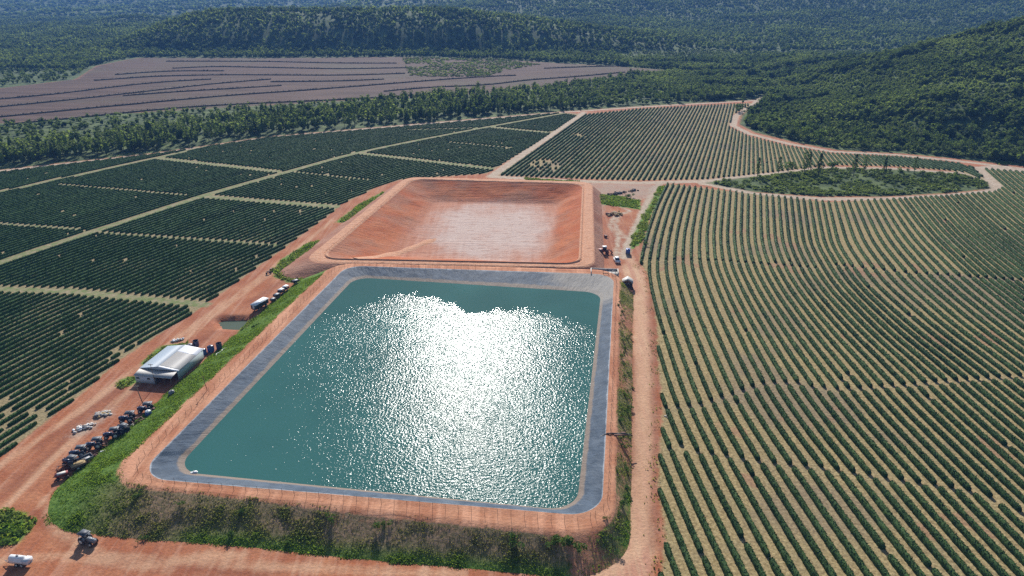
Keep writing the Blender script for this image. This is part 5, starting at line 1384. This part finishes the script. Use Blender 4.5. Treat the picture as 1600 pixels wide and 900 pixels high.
b.tube((2.4, .2, 1.3), (3.8, .2, 1.3), .06, None, 6); b.build("handrail", M['steel'], e)
b = MB(); b.box((0, -1.6, -.35), (8.6, 1.6, .25)); b.build("apron", M['conc'], e)
# pipe over the liner with its trench
p0 = at(957, 677, BH + .2); p1 = at(922, 689, WH + .1); e = empty("suction_pipe", (p0[0], p0[1], BH + .2), 0, "dark suction pipe laid over the right bank into the water", "pipe")
d = np.array([p1[0] - p0[0], p1[1] - p0[1]]); b = MB(); b.tube((d[0] * .25, d[1] * .25, -.05), (d[0], d[1], WH - BH - .2), .16, None, 8); b.tube((0, 0, 0), (d[0] * .25, d[1] * .25, -.02), .16, None, 8); b.build("inlet_run", M['black'], e)
b = MB(); b.tube((0, 0, 0), (3.4, -.3, -.02), .16, None, 8); b.tube((3.4, -.3, -.02), (4.6, -.4, -.35), .16, .14, 8); b.build("bank_run", M['black'], e); b = MB(); b.box((1.8, -.55, -.08), (3.0, .4, .16)); b.box((2.6, .35, -.08), (1.0, .4, .16)); b.build("support_block", M['rust'], e)

# ------------------------------------------------------------------ air
HAZE = 0.00014
HTOP = float(Z.max()) + 25.0
hz = MB().box((0, 3850, (HTOP - 3.5) / 2), (13400, 9000, HTOP + 3.5)).build("haze", None)
hm = bpy.data.materials.new("pale_haze"); hm.use_nodes = True; nt = hm.node_tree; nt.nodes.clear()
out = nt.nodes.new("ShaderNodeOutputMaterial"); pv_ = nt.nodes.new("ShaderNodeVolumePrincipled")
pv_.inputs["Color"].default_value = (.15, .37, .88, 1); pv_.inputs["Density"].default_value = HAZE; pv_.inputs["Anisotropy"].default_value = .0
nt.links.new(pv_.outputs[0], out.inputs["Volume"]); hz.data.materials.append(hm)
tag(hz, "thin blue haze in the air over the valley", None, None, "stuff")

# ------------------------------------------------------------------ light
SUN_EL, SUN_AZ = rad(31.5), rad(-3.6)       # azimuth from +Y towards +X
world = bpy.data.worlds.new("World"); sc.world = world; world.use_nodes = True
nt = world.node_tree; nt.nodes.clear()
out = nt.nodes.new("ShaderNodeOutputWorld"); bg = nt.nodes.new("ShaderNodeBackground"); sky = nt.nodes.new("ShaderNodeTexSky")
sky.sky_type = 'NISHITA'; sky.sun_disc = False; sky.sun_elevation = SUN_EL; sky.sun_rotation = SUN_AZ
bg.inputs[1].default_value = .068
nt.links.new(sky.outputs[0], bg.inputs[0]); nt.links.new(bg.outputs[0], out.inputs[0])
sun = bpy.data.lights.new("sun", 'SUN'); sun.energy = 4.7; sun.angle = rad(.53); sun.color = (1, .955, .89)
so = bpy.data.objects.new("sun", sun); col.objects.link(so)
dirv = Vector((math.sin(SUN_AZ) * math.cos(SUN_EL), math.cos(SUN_AZ) * math.cos(SUN_EL), math.sin(SUN_EL)))
so.rotation_euler = (dirv).to_track_quat('Z', 'Y').to_euler()

sc.view_settings.view_transform = 'Standard'; sc.view_settings.look = 'None'; sc.view_settings.gamma = 1.0; sc.view_settings.exposure = .75
sc.view_settings.use_curve_mapping = False
sc.render.engine = 'CYCLES'
cy = sc.cycles
cy.max_bounces = 4; cy.diffuse_bounces = 2; cy.glossy_bounces = 2; cy.transmission_bounces = 2; cy.volume_bounces = 0; cy.transparent_max_bounces = 4
cy.caustics_reflective = False; cy.caustics_refractive = False
cy.use_denoising = False
